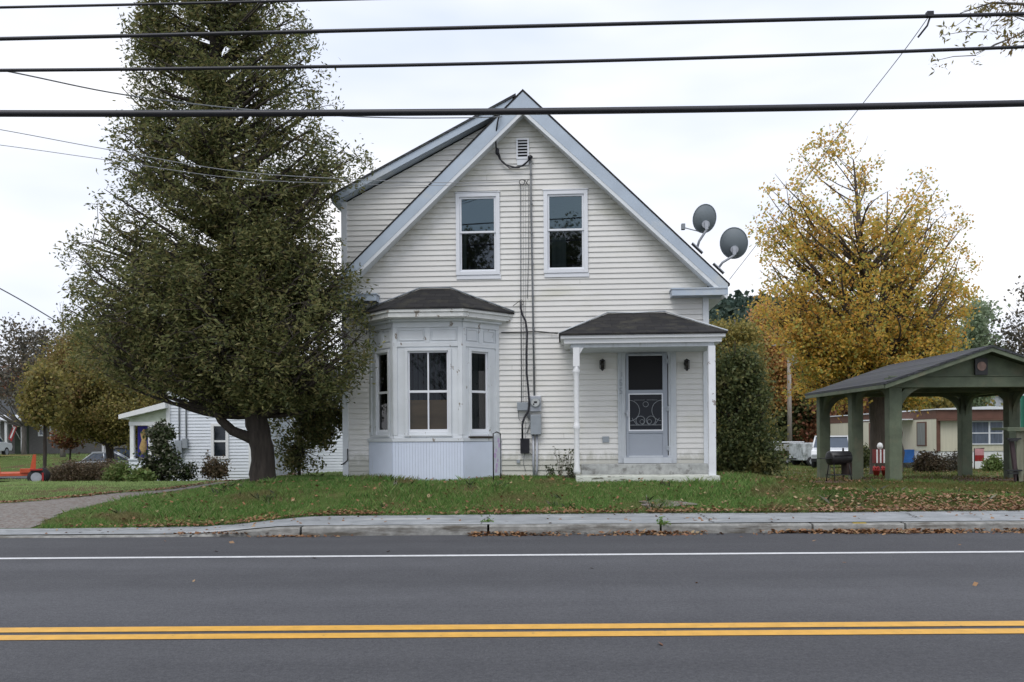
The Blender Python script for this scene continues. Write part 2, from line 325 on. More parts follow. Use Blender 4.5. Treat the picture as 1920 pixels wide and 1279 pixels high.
# kerb stones with joints, dipping to the drive; pavement slab behind
M['kerb'] = pm('granite kerb', (.25,.25,.235), .85, .3, 9, bmp=.6, bsc=40, stain=(.09,.08,.065), st=(.48,.64), ssc=3, sstretch=(.5,1,3))
M['pave'] = pm('old grey pavement', (.27,.285,.295), .9, .25, 3.5, bmp=.5, bsc=60, stain=(.42,.43,.43), st=(.56,.64), ssc=.9, sstretch=(.5,2,1))
joints = [-60, -30, -16, -9, -4.35, -2.86, -.33, 2.0, 4.05, 5.3, 7.4, 9.7, 11.9, 14.2, 17, 22, 30, 60]
b = MB()
for i in range(len(joints)-1):
    x0, x1 = joints[i]+.016, joints[i+1]-.016; n = 6 if x1-x0 < 6 else 3; dz = random.Random(i).uniform(-.008, .008)
    for k in range(n):
        a, c = x0+(x1-x0)*k/n, x0+(x1-x0)*(k+1)/n
        za, zc = float(sw(a))-.010+dz, float(sw(c))-.010+dz; y1 = 11.66
        b.add([(a,11.5,-.05),(c,11.5,-.05),(c,11.515,zc-.02),(a,11.515,za-.02),(c,11.535,zc),(a,11.535,za),(c,y1,zc+.003),(a,y1,za+.003)],
              [(0,1,2,3),(3,2,4,5),(5,4,6,7)]+([(0,3,5,7)] if k == 0 else [])+([(1,2,4,6)] if k == n-1 else []))
tag(b.build('kerb', M['kerb']), kind='structure')
xs2 = np.concatenate([np.linspace(-200, -12, 12), np.arange(-11, 14, .25), np.linspace(15, 200, 12)])
V, Fq = grid(xs2, np.linspace(0, 1, 7), lambda X, T: X*0)
V[:, 2] = sw(V[:, 0])+.004*np.sin(V[:, 0]*1.1)*V[:, 1]; V[:, 1] = 11.662+(yb(V[:, 0])+.12-11.662)*V[:, 1]
tag(arr_mesh('pavement', V, Fq, M['pave'], smooth=True), kind='structure')
# pavement underside fill behind the kerb
# cracks / yellow paint dab on the kerb
tag(MB().quad((4.62,11.55,.118),(4.80,11.55,.118),(4.80,11.62,.121),(4.62,11.62,.121)).build('paint_dab', pm('yellow dab', (.6,.42,.03), .7)), kind='structure')
M['crack'] = pm('crack dirt', (.05,.045,.035), 1, .3, 9)
b = MB(); rg = random.Random(4)
for (xa, ya, xb_, yb_) in ((-.42,11.7,-.35,13.0), (2.75,11.68,2.85,13.05), (3.6,12.0,5.0,12.1), (5.75,12.15,5.95,12.9), (-3.4,12.5,-2.4,12.3), (-7.2,12.1,-5.8,12.16), (7.0,12.3,8.6,12.25)):
    n = 14; pts = [(xa+(xb_-xa)*i/n+rg.uniform(-.03,.03), ya+(yb_-ya)*i/n+rg.uniform(-.03,.03)) for i in range(n+1)]
    for i in range(n):
        (p0, q0), (p1, q1) = pts[i], pts[i+1]; w2 = .003+rg.random()*.006; L_ = math.hypot(p1-p0, q1-q0); nx, ny = -(q1-q0)/L_*w2, (p1-p0)/L_*w2
        f_ = lambda x_: float(sw(x_))+.009
        b.quad((p0-nx,q0-ny,f_(p0)),(p1-nx,q1-ny,f_(p1)),(p1+nx,q1+ny,f_(p1)),(p0+nx,q0+ny,f_(p0)))
tag(b.build('pavement_cracks', M['crack']), kind='structure')
# gravel drive between the two lawns
M['gravel'] = pm('gravel drive', (.20,.185,.17), .95, .3, 20, bmp=.8, bsc=60, stain=(.13,.085,.06), st=(.5,.62), ssc=14)
def in_drive(x, y):    # strip running back to the right from the drive apron
    x = np.asarray(x, float); y = np.asarray(y, float)
    cx0 = np.interp(y, [12.4, 14, 15.6, 17, 18.5, 20, 21.5], [-7.0, -7.35, -7.4, -6.9, -6.2, -5.4, -4.6]); far = np.interp(x, [-30, -9.8, -8.2, -6.5, -5], [14.9, 15.4, 16.6, 19.2, 20.4])
    return (x < cx0) & (y < far) & (y > 12.46) 
gx = np.arange(-24, -4, .12); gy = np.arange(12.4, 21.4, .12); Vg, Fg = grid(gx, gy, lambda X, Y: gz(X, np.maximum(Y, yb(X)+.001))+.003+.02*np.clip((Y-12.5)/.6, 0, 1))
cen = Vg[Fg].mean(1); keep = in_drive(cen[:, 0], cen[:, 1]); tag(arr_mesh('gravel_drive', Vg, Fg[keep], M['gravel'], smooth=True), kind='structure')
# side street and far tarmac on the left, dirt floor under the pavilion
V, Fq = grid(np.linspace(-60, -14, 24), np.array([47., 50., 53, 56.]), lambda X, Y: gz(X, Y)+.06); tag(arr_mesh('side_street', V, Fq, M['asphalt']), kind='structure')
V, Fq = grid(np.linspace(-40, -15.2, 18), np.linspace(22.5, 28.5, 5), lambda X, Y: gz(X, Y)+.05); tag(arr_mesh('yard_tarmac', V, Fq, M['gravel']), kind='structure')
M['litter'] = pm('leaf strewn earth', (.10,.055,.03), 1, .4, 8, bmp=.8, bsc=40, stain=(.05,.03,.02), st=(.5,.6), ssc=4)
def blob(name, cx, cy, rx, ry, m, seed, dz=.012):
    rg = np.random.RandomState(seed); n = 40; rr = np.linspace(0, 1, 9); th = np.linspace(0, 2*np.pi, n, endpoint=False)
    jig = 1+.22*np.sin(th*3+seed)+.12*np.sin(th*7+seed*2)+.05*rg.randn(n)
    P = [(cx, cy)]+[(cx+rx*r*jig[k]*np.cos(t), cy+ry*r*jig[k]*np.sin(t)) for r in rr[1:] for k, t in enumerate(th)]
    P = np.array(P); Z = gz(P[:, 0], P[:, 1])+dz; bmx = MB(); v = [(P[i,0], P[i,1], Z[i]) for i in range(len(P))]
    f = [(0, 1+k, 1+(k+1)%n) for k in range(n)]+[(1+r*n+k, 1+(r+1)*n+k, 1+(r+1)*n+(k+1)%n, 1+r*n+(k+1)%n) for r in range(7) for k in range(n)]
    bmx.add(v, f, True); return tag(bmx.build(name, m), kind='structure')
blob('earth_patch', 11.0, 21.6, 3.8, 2.0, M['litter'], 3); blob('bare_patch', 2.45, 13.75, .42, .2, M['gravel'], 8, .02)
# wooded hill far behind on the right and low ridge on the left
M['hill'] = pm('wooded hillside', (.020,.038,.026), 1, .5, .05, bmp=1, bsc=.4, stain=(.055,.042,.018), st=(.5,.62), ssc=.03)
def ridge(name, x0, x1, y, hts, depth, seed):
    rg = np.random.RandomState(seed); nx = 120; xs_ = np.linspace(x0, x1, nx); hh = np.interp(np.linspace(0, 1, nx), np.linspace(0, 1, len(hts)), hts)+rg.rand(nx)*1.2
    T = np.linspace(0, 1, 9); V = np.array([(x, y+depth*t, -4+(hh[i]+4)*math.sin(t*math.pi/2)) for t in T for i, x in enumerate(xs_)])
    i = np.arange(8)[:, None]*nx+np.arange(nx-1)[None]; Fq = np.stack([i, i+1, i+nx+1, i+nx], -1).reshape(-1, 4)
    tag(arr_mesh(name, V, Fq, M['hill'], smooth=True), kind='structure')
ridge('hill', 30, 230, 130, [28, 31, 26, 16, 10, 7, 6, 5, 4], 80, 2)
# ---------------- the white house ----------------
house = empty('gabled_house', (OX, WY, ZB), -TH, 'large white gabled house with a bay window and a small roofed porch', 'house')
def siding(b, z0, z1, left, right, holes, fn, course=.1016, proud=.015):
    z = z0
    while z < z1-.002:
        za, zb = z, min(z+course, z1); segs = []
        cuts = sorted({za, zb}); lo, hi = max(left(za), left(zb)), min(right(za), right(zb))
        L0, L1, R0, R1 = left(za), left(zb), right(za), right(zb)
        ivs = [(L0, L1, None)]; hs = sorted([h for h in holes if h[2] < zb-.3*course and h[3] > za+.3*course])
        cur0, cur1 = L0, L1; spans = []
        for h in hs:
            if h[0] > cur0: spans.append((cur0, cur1, h[0], h[0]))
            cur0 = cur1 = max(cur0, h[1])
        if R0 > cur0: spans.append((cur0, cur1, R0, R1))
        for a0, a1, c0, c1 in spans:
            if c1 < a1: a1 = c1 = (a1+c1)/2
            b.add([fn(a0, -proud, za), fn(c0, -proud, za), fn(c1, .004, zb), fn(a1, .004, zb), fn(a0, .006, za), fn(c0, .006, za)], [(0,1,2,3), (4,5,1,0)])
        z = zb
ZS0 = .085; UE = 3.5; RS = .975; AZ = 7.389-.03; EZ = 3.56
rake = lambda u: AZ-.05-RS*abs(u-.037)
UZ = lambda z: (AZ-.06-z)/RS+.037
dorm = lambda z: (z-(5.5-.511*-3.646)+.20)/.511
leftf = lambda z: -UE if z < 5.40 else max(-UE, min(dorm(z), .0))
rightf = lambda z: UE if z < UZ(z) and UZ(z) > UE else min(UE, UZ(z))
rightf = lambda z: min(UE, UZ(z))
W1, W2 = (-1.255, -.465, 3.968, 5.508), (.437, 1.222, 3.978, 5.518)
DR = (1.80, 2.90, .30, 2.50); BY = (-2.93, -.53, .1, 3.05)
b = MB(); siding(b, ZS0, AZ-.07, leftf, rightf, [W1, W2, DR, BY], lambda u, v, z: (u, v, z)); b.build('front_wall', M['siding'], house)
M['backing'] = pm('wall sheathing', (.10,.10,.09), .9, .1, 3)
DEP = 10.0
M['joint'] = pm('siding joint grey', (.36,.36,.33), .8, .1, 9)  # plain grey for the thin strips that mark siding butt joints
rj = random.Random(14)
for k in range(26):
    zc = ZS0+.1016*rj.randrange(1, 60); u_ = rj.uniform(-3.3, 3.3)
    if abs(u_)+.1 > rightf(zc+.1)-.25 or any(h[0]-.06 < u_ < h[1]+.06 and h[2]-.2 < zc < h[3]+.1 for h in (W1, W2, DR, BY)): continue
    b = MB(); b.add([(u_, -.0195, zc+.003), (u_+.005, -.0195, zc+.003), (u_+.005, .002, zc+.098), (u_, .002, zc+.098)], [(0, 1, 2, 3)]); b.build('siding_joint', M['joint'], house)
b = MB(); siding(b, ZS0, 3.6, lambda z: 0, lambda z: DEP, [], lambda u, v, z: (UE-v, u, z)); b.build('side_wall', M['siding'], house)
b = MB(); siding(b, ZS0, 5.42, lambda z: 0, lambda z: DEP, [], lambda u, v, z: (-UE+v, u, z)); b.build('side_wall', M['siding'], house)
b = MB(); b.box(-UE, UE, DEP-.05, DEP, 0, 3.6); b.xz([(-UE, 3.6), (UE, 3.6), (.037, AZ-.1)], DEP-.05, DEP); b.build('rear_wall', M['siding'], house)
b = MB(); b.box(-UE+.03, UE-.03, .03, .20, -.5, ZS0-.012); b.box(UE-.2, UE-.03, .2, DEP, -.6, ZS0-.012); b.box(-UE+.03, -UE+.2, .2, DEP, -.5, ZS0-.012); b.build('foundation', M['stone'], house)
for s in (-1, 1):
    zt = 5.42 if s < 0 else 3.45
    b = MB(); b.box(s*UE-(.025 if s > 0 else .10)+(-.06 if s > 0 else 0)+(.025 if s < 0 else 0)-.0, s*UE+(.022 if s > 0 else .0)+(.0 if s > 0 else .03), -.034, .10, ZS0-.02, zt)
    b.v = []; b.f = []; b.sm = []
    if s > 0: b.box(UE-.085, UE+.024, -.034, -.001, ZS0-.02, zt); b.box(UE-.001, UE+.026, -.001, .09, ZS0-.02, zt)
    else: b.box(-UE-.024, -UE+.085, -.034, -.001, ZS0-.02, zt); b.box(-UE-.026, -UE+.001, -.001, .09, ZS0-.02, zt)
    b.build('corner_board', M['trim'], house)
# main roof: two slabs (the left one only shows as the strip under the dormer), rakes boxed in aluminium
ang = math.atan(RS); ov = -.30
def slope_pt(u): return 7.389-RS*abs(u-.037)
b = MB()
for s, uend in ((1, 3.87), (-1, -3.80)):
    u0 = .037; z0 = slope_pt(u0)+.0; z1 = slope_pt(uend)+.0
    b.xz([(u0, z0), (uend, z1), (uend, z1-.035), (u0, z0-.045)], ov-.008, DEP+.25)
b.build('roof', M['shingle'], house)
# rake: face board + narrow lower lip + soffit
for s, uend in ((1, 3.835), (-1, -3.76)):
    b = MB(); u0 = .037; zt, ze = slope_pt(u0)-.028, slope_pt(uend)-.028; h1 = .35
    b.xz([(u0, zt), (uend, ze), (uend-s*.0, ze-h1*.62), (u0, zt-h1)], ov, ov+.022)
    b.build('rake_board', M['rake'], house)
    b = MB(); b.xz([(u0, zt-h1+.004), (uend, ze-h1*.62+.004), (uend-.02*s, ze-h1*.62-.07), (u0, zt-h1-.085)], ov+.006, ov+.05)
    b.xz([(u0, zt-h1-.03), (uend-.05*s, ze-h1*.62-.02), (uend-.05*s, ze-h1*.62-.04), (u0, zt-h1-.055)], ov+.03, -.002)
    b.build('rake_soffit', M['trim'], house)
# cornice returns
for s in (1, -1):
    a, c = (2.80, 3.80) if s > 0 else (-3.80, -2.79)
    b = MB(); b.box(a, c, ov-.004, -.0, 3.445, 3.56); b.box(a-.015, c+.015, ov-.02, .0, 3.562, 3.585); b.build('cornice_return', M['rake'], house)
    b = MB(); b.box(UE+.02 if s > 0 else -3.80, 3.80 if s > 0 else -UE-.02, .002, DEP, 3.42, 3.56); b.build('eave_soffit', M['trim'], house)
# shed dormer on the left
def dz(u): return 5.5+.511*(u+3.646)
b = MB(); b.xz([(-3.66, dz(-3.66)+.02), (-.10, dz(-.10)+.02), (-.10, dz(-.10)-.03), (-3.66, dz(-3.66)-.02)], -.26, DEP-1.2); b.build('dormer_roof', M['shingle2'], house)
b = MB(); b.xz([(-3.65, dz(-3.65)-.02), (-.16, dz(-.16)-.03), (-.16, dz(-.16)-.17), (-3.58, dz(-3.58)-.155), (-3.65, dz(-3.65)-.13)], -.24, -.215)
b.xz([(-3.60, dz(-3.60)-.15), (-.2, dz(-.2)-.15), (-.2, dz(-.2)-.17), (-3.60, dz(-3.60)-.17)], -.214, -.0)
b.box(-3.655, -3.50, -.214, DEP-1.3, dz(-3.65)-.15, dz(-3.65)-.03)
b.build('dormer_rake', M['rake'], house)
# sash windows upstairs
def room(b, u0, u1, z0, z1, v0, v1):
    b.quad((u0,v1,z0),(u1,v1,z0),(u1,v1,z1),(u0,v1,z1)); b.quad((u0,v0,z0),(u0,v1,z0),(u0,v1,z1),(u0,v0,z1)); b.quad((u1,v0,z0),(u1,v1,z0),(u1,v1,z1),(u1,v0,z1))
    b.quad((u0,v0,z0),(u1,v0,z0),(u1,v1,z0),(u0,v1,z0)); b.quad((u0,v0,z1),(u1,v0,z1),(u1,v1,z1),(u0,v1,z1))
def ring(b, u0, u1, z0, z1, t, v0, v1, tb=None):
    tb = tb or t
    b.box(u0, u0+t, v0, v1, z0, z1); b.box(u1-t, u1, v0, v1, z0, z1); b.box(u0+t, u1-t, v0, v1, z1-t, z1); b.box(u0+t, u1-t, v0, v1, z0, z0+tb)
for k, (u0, u1, z0, z1) in enumerate((W1, W2)):
    b = MB(); ring(b, u0-.03, u1+.03, z0-.02, z1+.02, .075, -.045, .03); b.box(u0-.02, u1+.05, -.03, -.001, z0-.10, z0-.022); b.box(u0-.045, u1+.045, -.055, -.0, z1+.022, z1+.04)
    fr = b.build('window', M['sash'], house, bevel=.004); zm = z0+(z1-z0)*.515
    b = MB(); ring(b, u0+.046, u1-.046, zm, z1-.056, .035, -.018, .02); ring(b, u0+.046, u1-.046, z0+.056, zm+.03, .035, .005, .035); b.build('sash', M['sash'], fr)
    b = MB(); b.quad((u0+.07,-.002,zm+.02),(u1-.07,-.002,zm+.02),(u1-.07,.002,z1-.08),(u0+.07,.002,z1-.08)); b.build('pane', M['glass2'], fr)
    b = MB(); b.quad((u0+.07,.02,z0+.08),(u1-.07,.02,z0+.08),(u1-.07,.02,zm),(u0+.07,.02,zm)); b.build('pane', M['glass3'], fr)
    b = MB(); room(b, u0+.02, u1-.02, z0+.02, z1-.02, .04, .9); b.build('room_recess', M['interior'], fr)
    if k == 1:
        b = MB(); b.box(u0+.12, u0+.40, .10, .12, z0+.05, zm-.10); b.build('curtain', M['curtain'], fr)
    else:
        b = MB(); b.box(u0+.09, u0+.16, .09, .11, z0+.05, zm); b.build('curtain', M['curtain'], fr)
# attic vent
b = MB(); u0, u1, z0, z1 = -.105, .135, 6.155, 6.55
ring(b, u0, u1, z0, z1, .028, -.04, .01); b.box(u0+.01, u1-.0, -.03, -.001, z0-.11, z0-.002)
vt = b.build('attic_vent', M['sash'], house)
b = MB()
for i in range(6):
    zz = z0+.030+i*.058; b.box(u0+.029, u1-.029, -.03, -.018, zz, zz+.017)
b.build('louvre', M['sash'], vt)
b = MB(); b.quad((u0+.02,.012,z0+.02),(u1-.02,.012,z0+.02),(u1-.02,.012,z1-.02),(u0+.02,.012,z1-.02)); b.v = []; b.f = []; b.sm = []; b.box(u0+.027, u1-.027, -.016, -.010, z0+.027, z1-.027); b.build('vent_backing', M['screen'], vt)
# ---- bay window ----
BC = [(-2.98, 0.0), (-2.40, -.60), (-1.11, -.60), (-.48, 0.0)]
def face(i):   # frame of face i: origin, unit along, outward normal, length
    (x0, y0), (x1, y1) = BC[i], BC[i+1]; L_ = math.hypot(x1-x0, y1-y0); t = ((x1-x0)/L_, (y1-y0)/L_); return (x0, y0), t, (t[1], -t[0]), L_
def fbox(b, i, s0, s1, z0, z1, d0, d1):   # box on face i, d outward
    (x0, y0), t, n, L_ = face(i)
    P = lambda s, d, z: (x0+t[0]*s+n[0]*d, y0+t[1]*s+n[1]*d, z)
    b.add([P(s0,d0,z0),P(s1,d0,z0),P(s1,d1,z0),P(s0,d1,z0),P(s0,d0,z1),P(s1,d0,z1),P(s1,d1,z1),P(s0,d1,z1)], [(0,3,2,1),(4,5,6,7),(0,1,5,4),(1,2,6,5),(2,3,7,6),(3,0,4,7)])
ZB0, ZB1 = .78, 3.03
wins = {0: [(.25, .66)], 1: [(.27, 1.03)], 2: [(.20, .60)]}
wz0, wz1 = .93, 2.44
b = MB()
for i in range(3):
    L_ = face(i)[3]; (a, c) = wins[i][0]
    fbox(b, i, 0, a, ZB0, ZB1, -.06, 0); fbox(b, i, c, L_, ZB0, ZB1, -.06, 0); fbox(b, i, a, c, ZB0, wz0, -.06, 0); fbox(b, i, a, c, wz1, ZB1, -.06, 0)
bay = b.build('bay_window', M['bay'], house)
b = MB()
for i in range(3):
    L_ = face(i)[3]; a, c = wins[i][0]
    fbox(b, i, -.004, .075, ZB0+.09, 2.88, .001, .022); fbox(b, i, L_-.075, L_+.004, ZB0+.09, 2.88, .001, .022)
    fbox(b, i, 0, L_, 2.52, 2.60, .001, .018); fbox(b, i, 0, L_, 2.88, ZB1, .001, .026)
    fbox(b, i, -.015, L_+.015, 2.985, 3.04, .002, .10)
    fbox(b, i, L_*.5-.045, L_*.5+.045, 2.602, 2.878, .001, .018)
    for q0, q1 in ((.115, L_*.5-.085), (L_*.5+.085, L_-.115)):
        if q1-q0 > .05: fbox(b, i, q0, q1, 2.635, 2.65, .001, .014); fbox(b, i, q0, q1, 2.83, 2.845, .001, .014); fbox(b, i, q0-.012, q0, 2.635, 2.845, .001, .014); fbox(b, i, q1, q1+.012, 2.635, 2.845, .001, .014)
    fbox(b, i, a-.055, a, wz0-.05, wz1+.05, .001, .03); fbox(b, i, c, c+.055, wz0-.05, wz1+.05, .001, .03); fbox(b, i, a, c, wz1, wz1+.05, .001, .03)
    fbox(b, i, a-.07, c+.07, wz0-.085, wz0-.051, .001, .055)
    fbox(b, i, -.02, L_+.02, ZB0-.03, ZB0+.035, .001, .06); fbox(b, i, 0, L_, ZB0+.036, ZB0+.085, .001, .022)
b.build('bay_trim', M['bay'], bay, bevel=.003)
for i in range(3):
    a, c = wins[i][0]; zm = (wz0+wz1)/2
    b = MB(); f_ = lambda s0, s1, z0, z1, d0=-.045, d1=-.01: fbox(b, i, s0, s1, z0, z1, d0, d1)
    f_(a, a+.03, wz0, wz1); f_(c-.03, c, wz0, wz1); f_(a+.03, c-.03, wz1-.03, wz1); f_(a+.03, c-.03, wz0, wz0+.05); f_(a+.03, c-.03, zm-.022, zm+.022)
    if i == 1: f_((a+c)/2-.014, (a+c)/2+.014, wz0+.05, zm-.022); f_((a+c)/2-.014, (a+c)/2+.014, zm+.022, wz1-.03)
    b.build('sash', M['sash'], bay)
    b = MB(); (x0, y0), t, n, L_ = face(i); P = lambda s, d, z: (x0+t[0]*s+n[0]*d, y0+t[1]*s+n[1]*d, z)
    b.quad(P(a, -.03, wz0), P(c, -.03, wz0), P(c, -.03, wz1), P(a, -.03, wz1)); b.build('pane', M['glass'], bay)
    b = MB()
    ns = int((c-a)/.085)
    for k in range(ns+1):
        s_ = a-.02+k*(c-a+.04)/ns; b.quad(P(s_, -.16, wz0), P(s_+.075, -.13, wz0), P(s_+.075, -.13, wz1), P(s_, -.16, wz1))
    b.build('vertical_blind', M['blind'], bay)
b = MB(); fbox(b, 1, .27, 1.03, wz0+.0, wz0+.60, -.115, -.11); b.build('cardboard', M['shade'], bay)
b = MB(); b.add([(-2.88,.02,.8),(-2.36,-.5,.8),(-1.15,-.5,.8),(-.58,.02,.8),(-.58,1.5,.8),(-2.88,1.5,.8),(-2.88,.02,3.0),(-2.36,-.5,3.0),(-1.15,-.5,3.0),(-.58,.02,3.0),(-.58,1.5,3.0),(-2.88,1.5,3.0)],
    [(0,1,2,3,4,5),(6,7,8,9,10,11),(3,4,10,9),(4,5,11,10),(5,0,6,11)]); b.build('room_recess', M['interior'], bay)
# broken sill and dark gap on the right face
b = MB(); fbox(b, 2, .12, .66, wz0-.125, wz0-.088, .002, .075); b.build('rotten_sill', pm('rotten wood', (.045,.035,.028), .95, .4, 12), bay)
# skirt of vertical bead board down to the grass
SK = [(-3.0, -.02), (-2.415, -.635), (-1.095, -.635), (-.44, -.02)]
b = MB(); 
for i in range(3):
    (x0, y0), (x1, y1) = SK[i], SK[i+1]; L_ = math.hypot(x1-x0, y1-y0); n_ = round(L_/.052) if i == 1 else 1; t = ((x1-x0)/L_, (y1-y0)/L_); nn = (t[1], -t[0])
    for k in range(n_):
        a, c = L_*k/n_+(.002 if n_ > 1 else 0), L_*(k+1)/n_-(.002 if n_ > 1 else 0); zb_ = -.30
        P = lambda s, d, z: (x0+t[0]*s+nn[0]*d, y0+t[1]*s+nn[1]*d, z)
        b.add([P(a,0,zb_),P(c,0,zb_),P(c,.010,zb_),P(a,.010,zb_),P(a,0,.745),P(c,0,.745),P(c,.010,.745),P(a,.010,.745)], [(0,3,2,1),(4,5,6,7),(0,1,5,4),(1,2,6,5),(2,3,7,6),(3,0,4,7)])
b.build('bay_skirt', M['board'], bay)
b = MB(); b.xy([(x*1.0, y+.006) for x, y in SK], -.3, .744); b.build('skirt_backing', pm('skirt groove', (.44,.47,.52), .8, .1, 4), bay)
# bay roof: three slopes, fascia, crown
RE = [(-3.30, -.005), (-2.47, -.88), (-1.04, -.88), (-.165, -.005)]; TOP = [(-1.99, -.005, 3.70), (-1.41, -.005, 3.70)]
b = MB(); ez = 3.215
e = [(x, y, ez) for x, y in RE]
b.add(e+TOP, [(0,1,4),(1,2,5,4),(2,3,5)]); b.add([(x, y, z-.03) for x, y, z in e+TOP], [(4,1,0),(4,5,2,1),(5,3,2)])
b.add([(x, y, ez) for x, y in RE]+[(x, y, ez-.03) for x, y in RE], [(0,4,5,1),(1,5,6,2),(2,6,7,3)]); b.build('bay_roof', M['shingle'], bay)
def offs(pts, k): cx_, = (-1.745,); return [(cx_+(x-cx_)*k, y*k) for x, y in pts]
F1, F2 = offs(RE, .985), offs(RE, .93)
b = MB(); b.xy(F1, 3.135, 3.184); b.xy(offs(RE, .96), 3.045, 3.134); b.xy(F2, 3.028, 3.044); b.build('bay_fascia', M['peel'], bay)
# flashing strips along the hips
b = MB()
for (p, q) in ((RE[3], TOP[1]), (RE[0], TOP[0])): b.tube([(p[0], p[1]-.03, ez+.02), (q[0], q[1]-.03, q[2]+.02)], .016, 5)
b.tube([(TOP[0][0], -.03, 3.72), (TOP[1][0], -.03, 3.72)], .014, 5); b.build('roof_flashing', M['greybox'], bay)
# ---- porch roof, posts, steps, door ----
PE = [(.69, -.005), (.69, -1.16), (3.66, -1.16), (3.66, -.005)]; PT = [(1.62, -.005, 3.17), (2.71, -.005, 3.17)]; pez = 2.66
b = MB(); e = [(x, y, pez) for x, y in PE]
b.add(e+PT, [(0,1,4),(1,2,5,4),(2,3,5)]); b.add([(x, y, z-.03) for x, y, z in e+PT], [(4,1,0),(4,5,2,1),(5,3,2)]); b.add(e+[(x, y, pez-.03) for x, y in PE], [(0,4,5,1),(1,5,6,2),(2,6,7,3)])
pr = b.build('porch_roof', M['shingle'], house)
b = MB(); b.box(.72, 3.63, -1.13, -.005, 2.575, 2.63); b.box(.78, 3.57, -1.08, -.005, 2.49, 2.574); b.build('porch_fascia', M['white'], pr)
b = MB(); b.box(.90, 3.45, -1.02, -.02, 2.42, 2.489); b.build('porch_ceiling', M['casing'], pr)
b = MB()
for p, q in ((PE[1], PT[0]), (PE[2], PT[1])): b.tube([(p[0], p[1], pez+.012), (q[0], q[1]-.02, q[2]+.02)], .014, 5)
b.tube([(PT[0][0], -.03, 3.19), (2.1, -.03, 3.175), (PT[1][0], -.03, 3.195)], .014, 5); b.build('roof_flashing', M['casing'], pr)
def post(u, w_, turned):
    b = MB()
    if turned:
        b.box(u-w_, u+w_, -1.0-w_, -1.0+w_, 2.08, 2.42)
        b.lathe([(w_*.9, .155), (w_*1.15, .2), (w_*.85, .3), (w_*.8, .9), (w_*1.0, .96), (w_*1.2, 1.0), (w_*.9, 1.04), (w_*.8, 1.1), (w_*.85, 1.9), (w_*1.1, 1.97), (w_*1.3, 2.0), (w_*.9, 2.05), (w_*1.0, 2.079)], u, -1.0, 12)
    else: b.box(u-w_, u+w_, -1.0-w_, -1.0+w_, .117, 2.42)
    return b
post(1.0, .058, True).build('porch_post', M['white'], house); post(3.40, .062, False).build('porch_post', M['post'], house, 'square porch post with flaking paint', bevel=.004)
b = MB(); b.xz([(1.06, 2.42), (1.13, 2.42), (1.06, 2.3)], -1.02, -.98); b.build('post_bracket', M['white'], house)
b = MB(); b.box(.98, 3.52, -1.12, -.46, -.3, .115); b.build('porch_step', M['oldstep'], house, bevel=.01)
b = MB(); b.box(1.09, 3.46, -.45, -.036, -.3, .305); b.build('porch_stoop', M['concrete'], house, bevel=.01)
# door
b = MB(); ring(b, DR[0], DR[1], .31, DR[3], .11, -.05, .0); b.box(DR[0]+.03, DR[0]+.045, -.062, -.051, .32, 2.46); b.box(DR[0]+.07, DR[0]+.08, -.062, -.051, .32, 2.46); b.build('door_casing', M['casing'], house, bevel=.003)
b = MB(); ring(b, DR[0]+.111, DR[1]-.111, .421, DR[3]-.111, .035, -.04, .02); b.box(DR[0]+.10, DR[1]-.10, -.10, .02, .312, .42); b.build('door_frame', M['casing'], house)
d0, d1 = H(1173.5, 760)[0], H(1251, 760)[0]; z_ = lambda py: H(1210, py)[1]
b = MB(); dzb, dzt = z_(863), z_(660)
b.box(d0, d0+.05, -.05, -.02, dzb, dzt); b.box(d1-.09, d1, -.05, -.02, dzb, dzt); mid = (d0+.05, d1-.09)
b.box(*mid, -.05, -.02, z_(665.5), dzt); b.box(*mid, -.053, -.02, z_(739.5), z_(731.5)); b.box(*mid, -.053, -.02, z_(812), z_(806)); b.box(*mid, -.035, -.02, z_(857), z_(812)); b.box(*mid, -.05, -.02, dzb, z_(857))
door = b.build('storm_door', M['door'], house, bevel=.003)
b = MB(); ring(b, mid[0]-.004, mid[1]+.004, z_(808), z_(738), .022, -.057, -.0535); b.build('silver_sash', M['sash'], door)
b = MB(); b.quad((mid[0],-.03,z_(731.5)),(mid[1],-.03,z_(731.5)),(mid[1],-.03,z_(665.5)),(mid[0],-.03,z_(665.5))); b.build('insect_screen', M['screen'], door)
b = MB(); b.quad((mid[0],-.028,z_(806)),(mid[1],-.028,z_(806)),(mid[1],-.028,z_(739.5)),(mid[0],-.028,z_(739.5))); b.build('door_glass', pm('dark door glass', (.012,.015,.022), .25, .1, 3, spec=.25), door)
b = MB(); mu = (mid[0]+mid[1])/2; hw = (mid[1]-mid[0])/2; zc = z_(772)
def arc(cx_, cz_, r_, a0, a1, n=12): return [(cx_+r_*math.cos(R(a0+(a1-a0)*k/n)), -.040, cz_+r_*math.sin(R(a0+(a1-a0)*k/n))) for k in range(n+1)]
for s in (-1, 1):
    b.tube(arc(mu+s*hw*.98, zc+.02, hw*.62, 90 if s < 0 else 90, -90 if s < 0 else 270), .006, 4)
    b.tube(arc(mu+s*.10, zc-.17, .085, 0, 360, 16), .006, 4); b.tube(arc(mu+s*.07, zc-.19, .04, 0, 360, 12), .005, 4)
    b.tube([(mu+s*.17, -.04, zc-.25), (mu+s*.26, -.04, zc-.12)], .005, 4); b.tube([(mu+s*.02, -.04, zc+.22), (mu+s*.22, -.04, zc+.22)], .004, 4)
b.tube([(mid[0], -.04, zc-.255), (mid[1], -.04, zc-.255)], .006, 4); b.tube(arc(mu, zc+.14, .05, 0, 360, 14), .005, 4)
b.build('scroll_grille', pm('grille grey', (.24,.26,.28), .5), door)
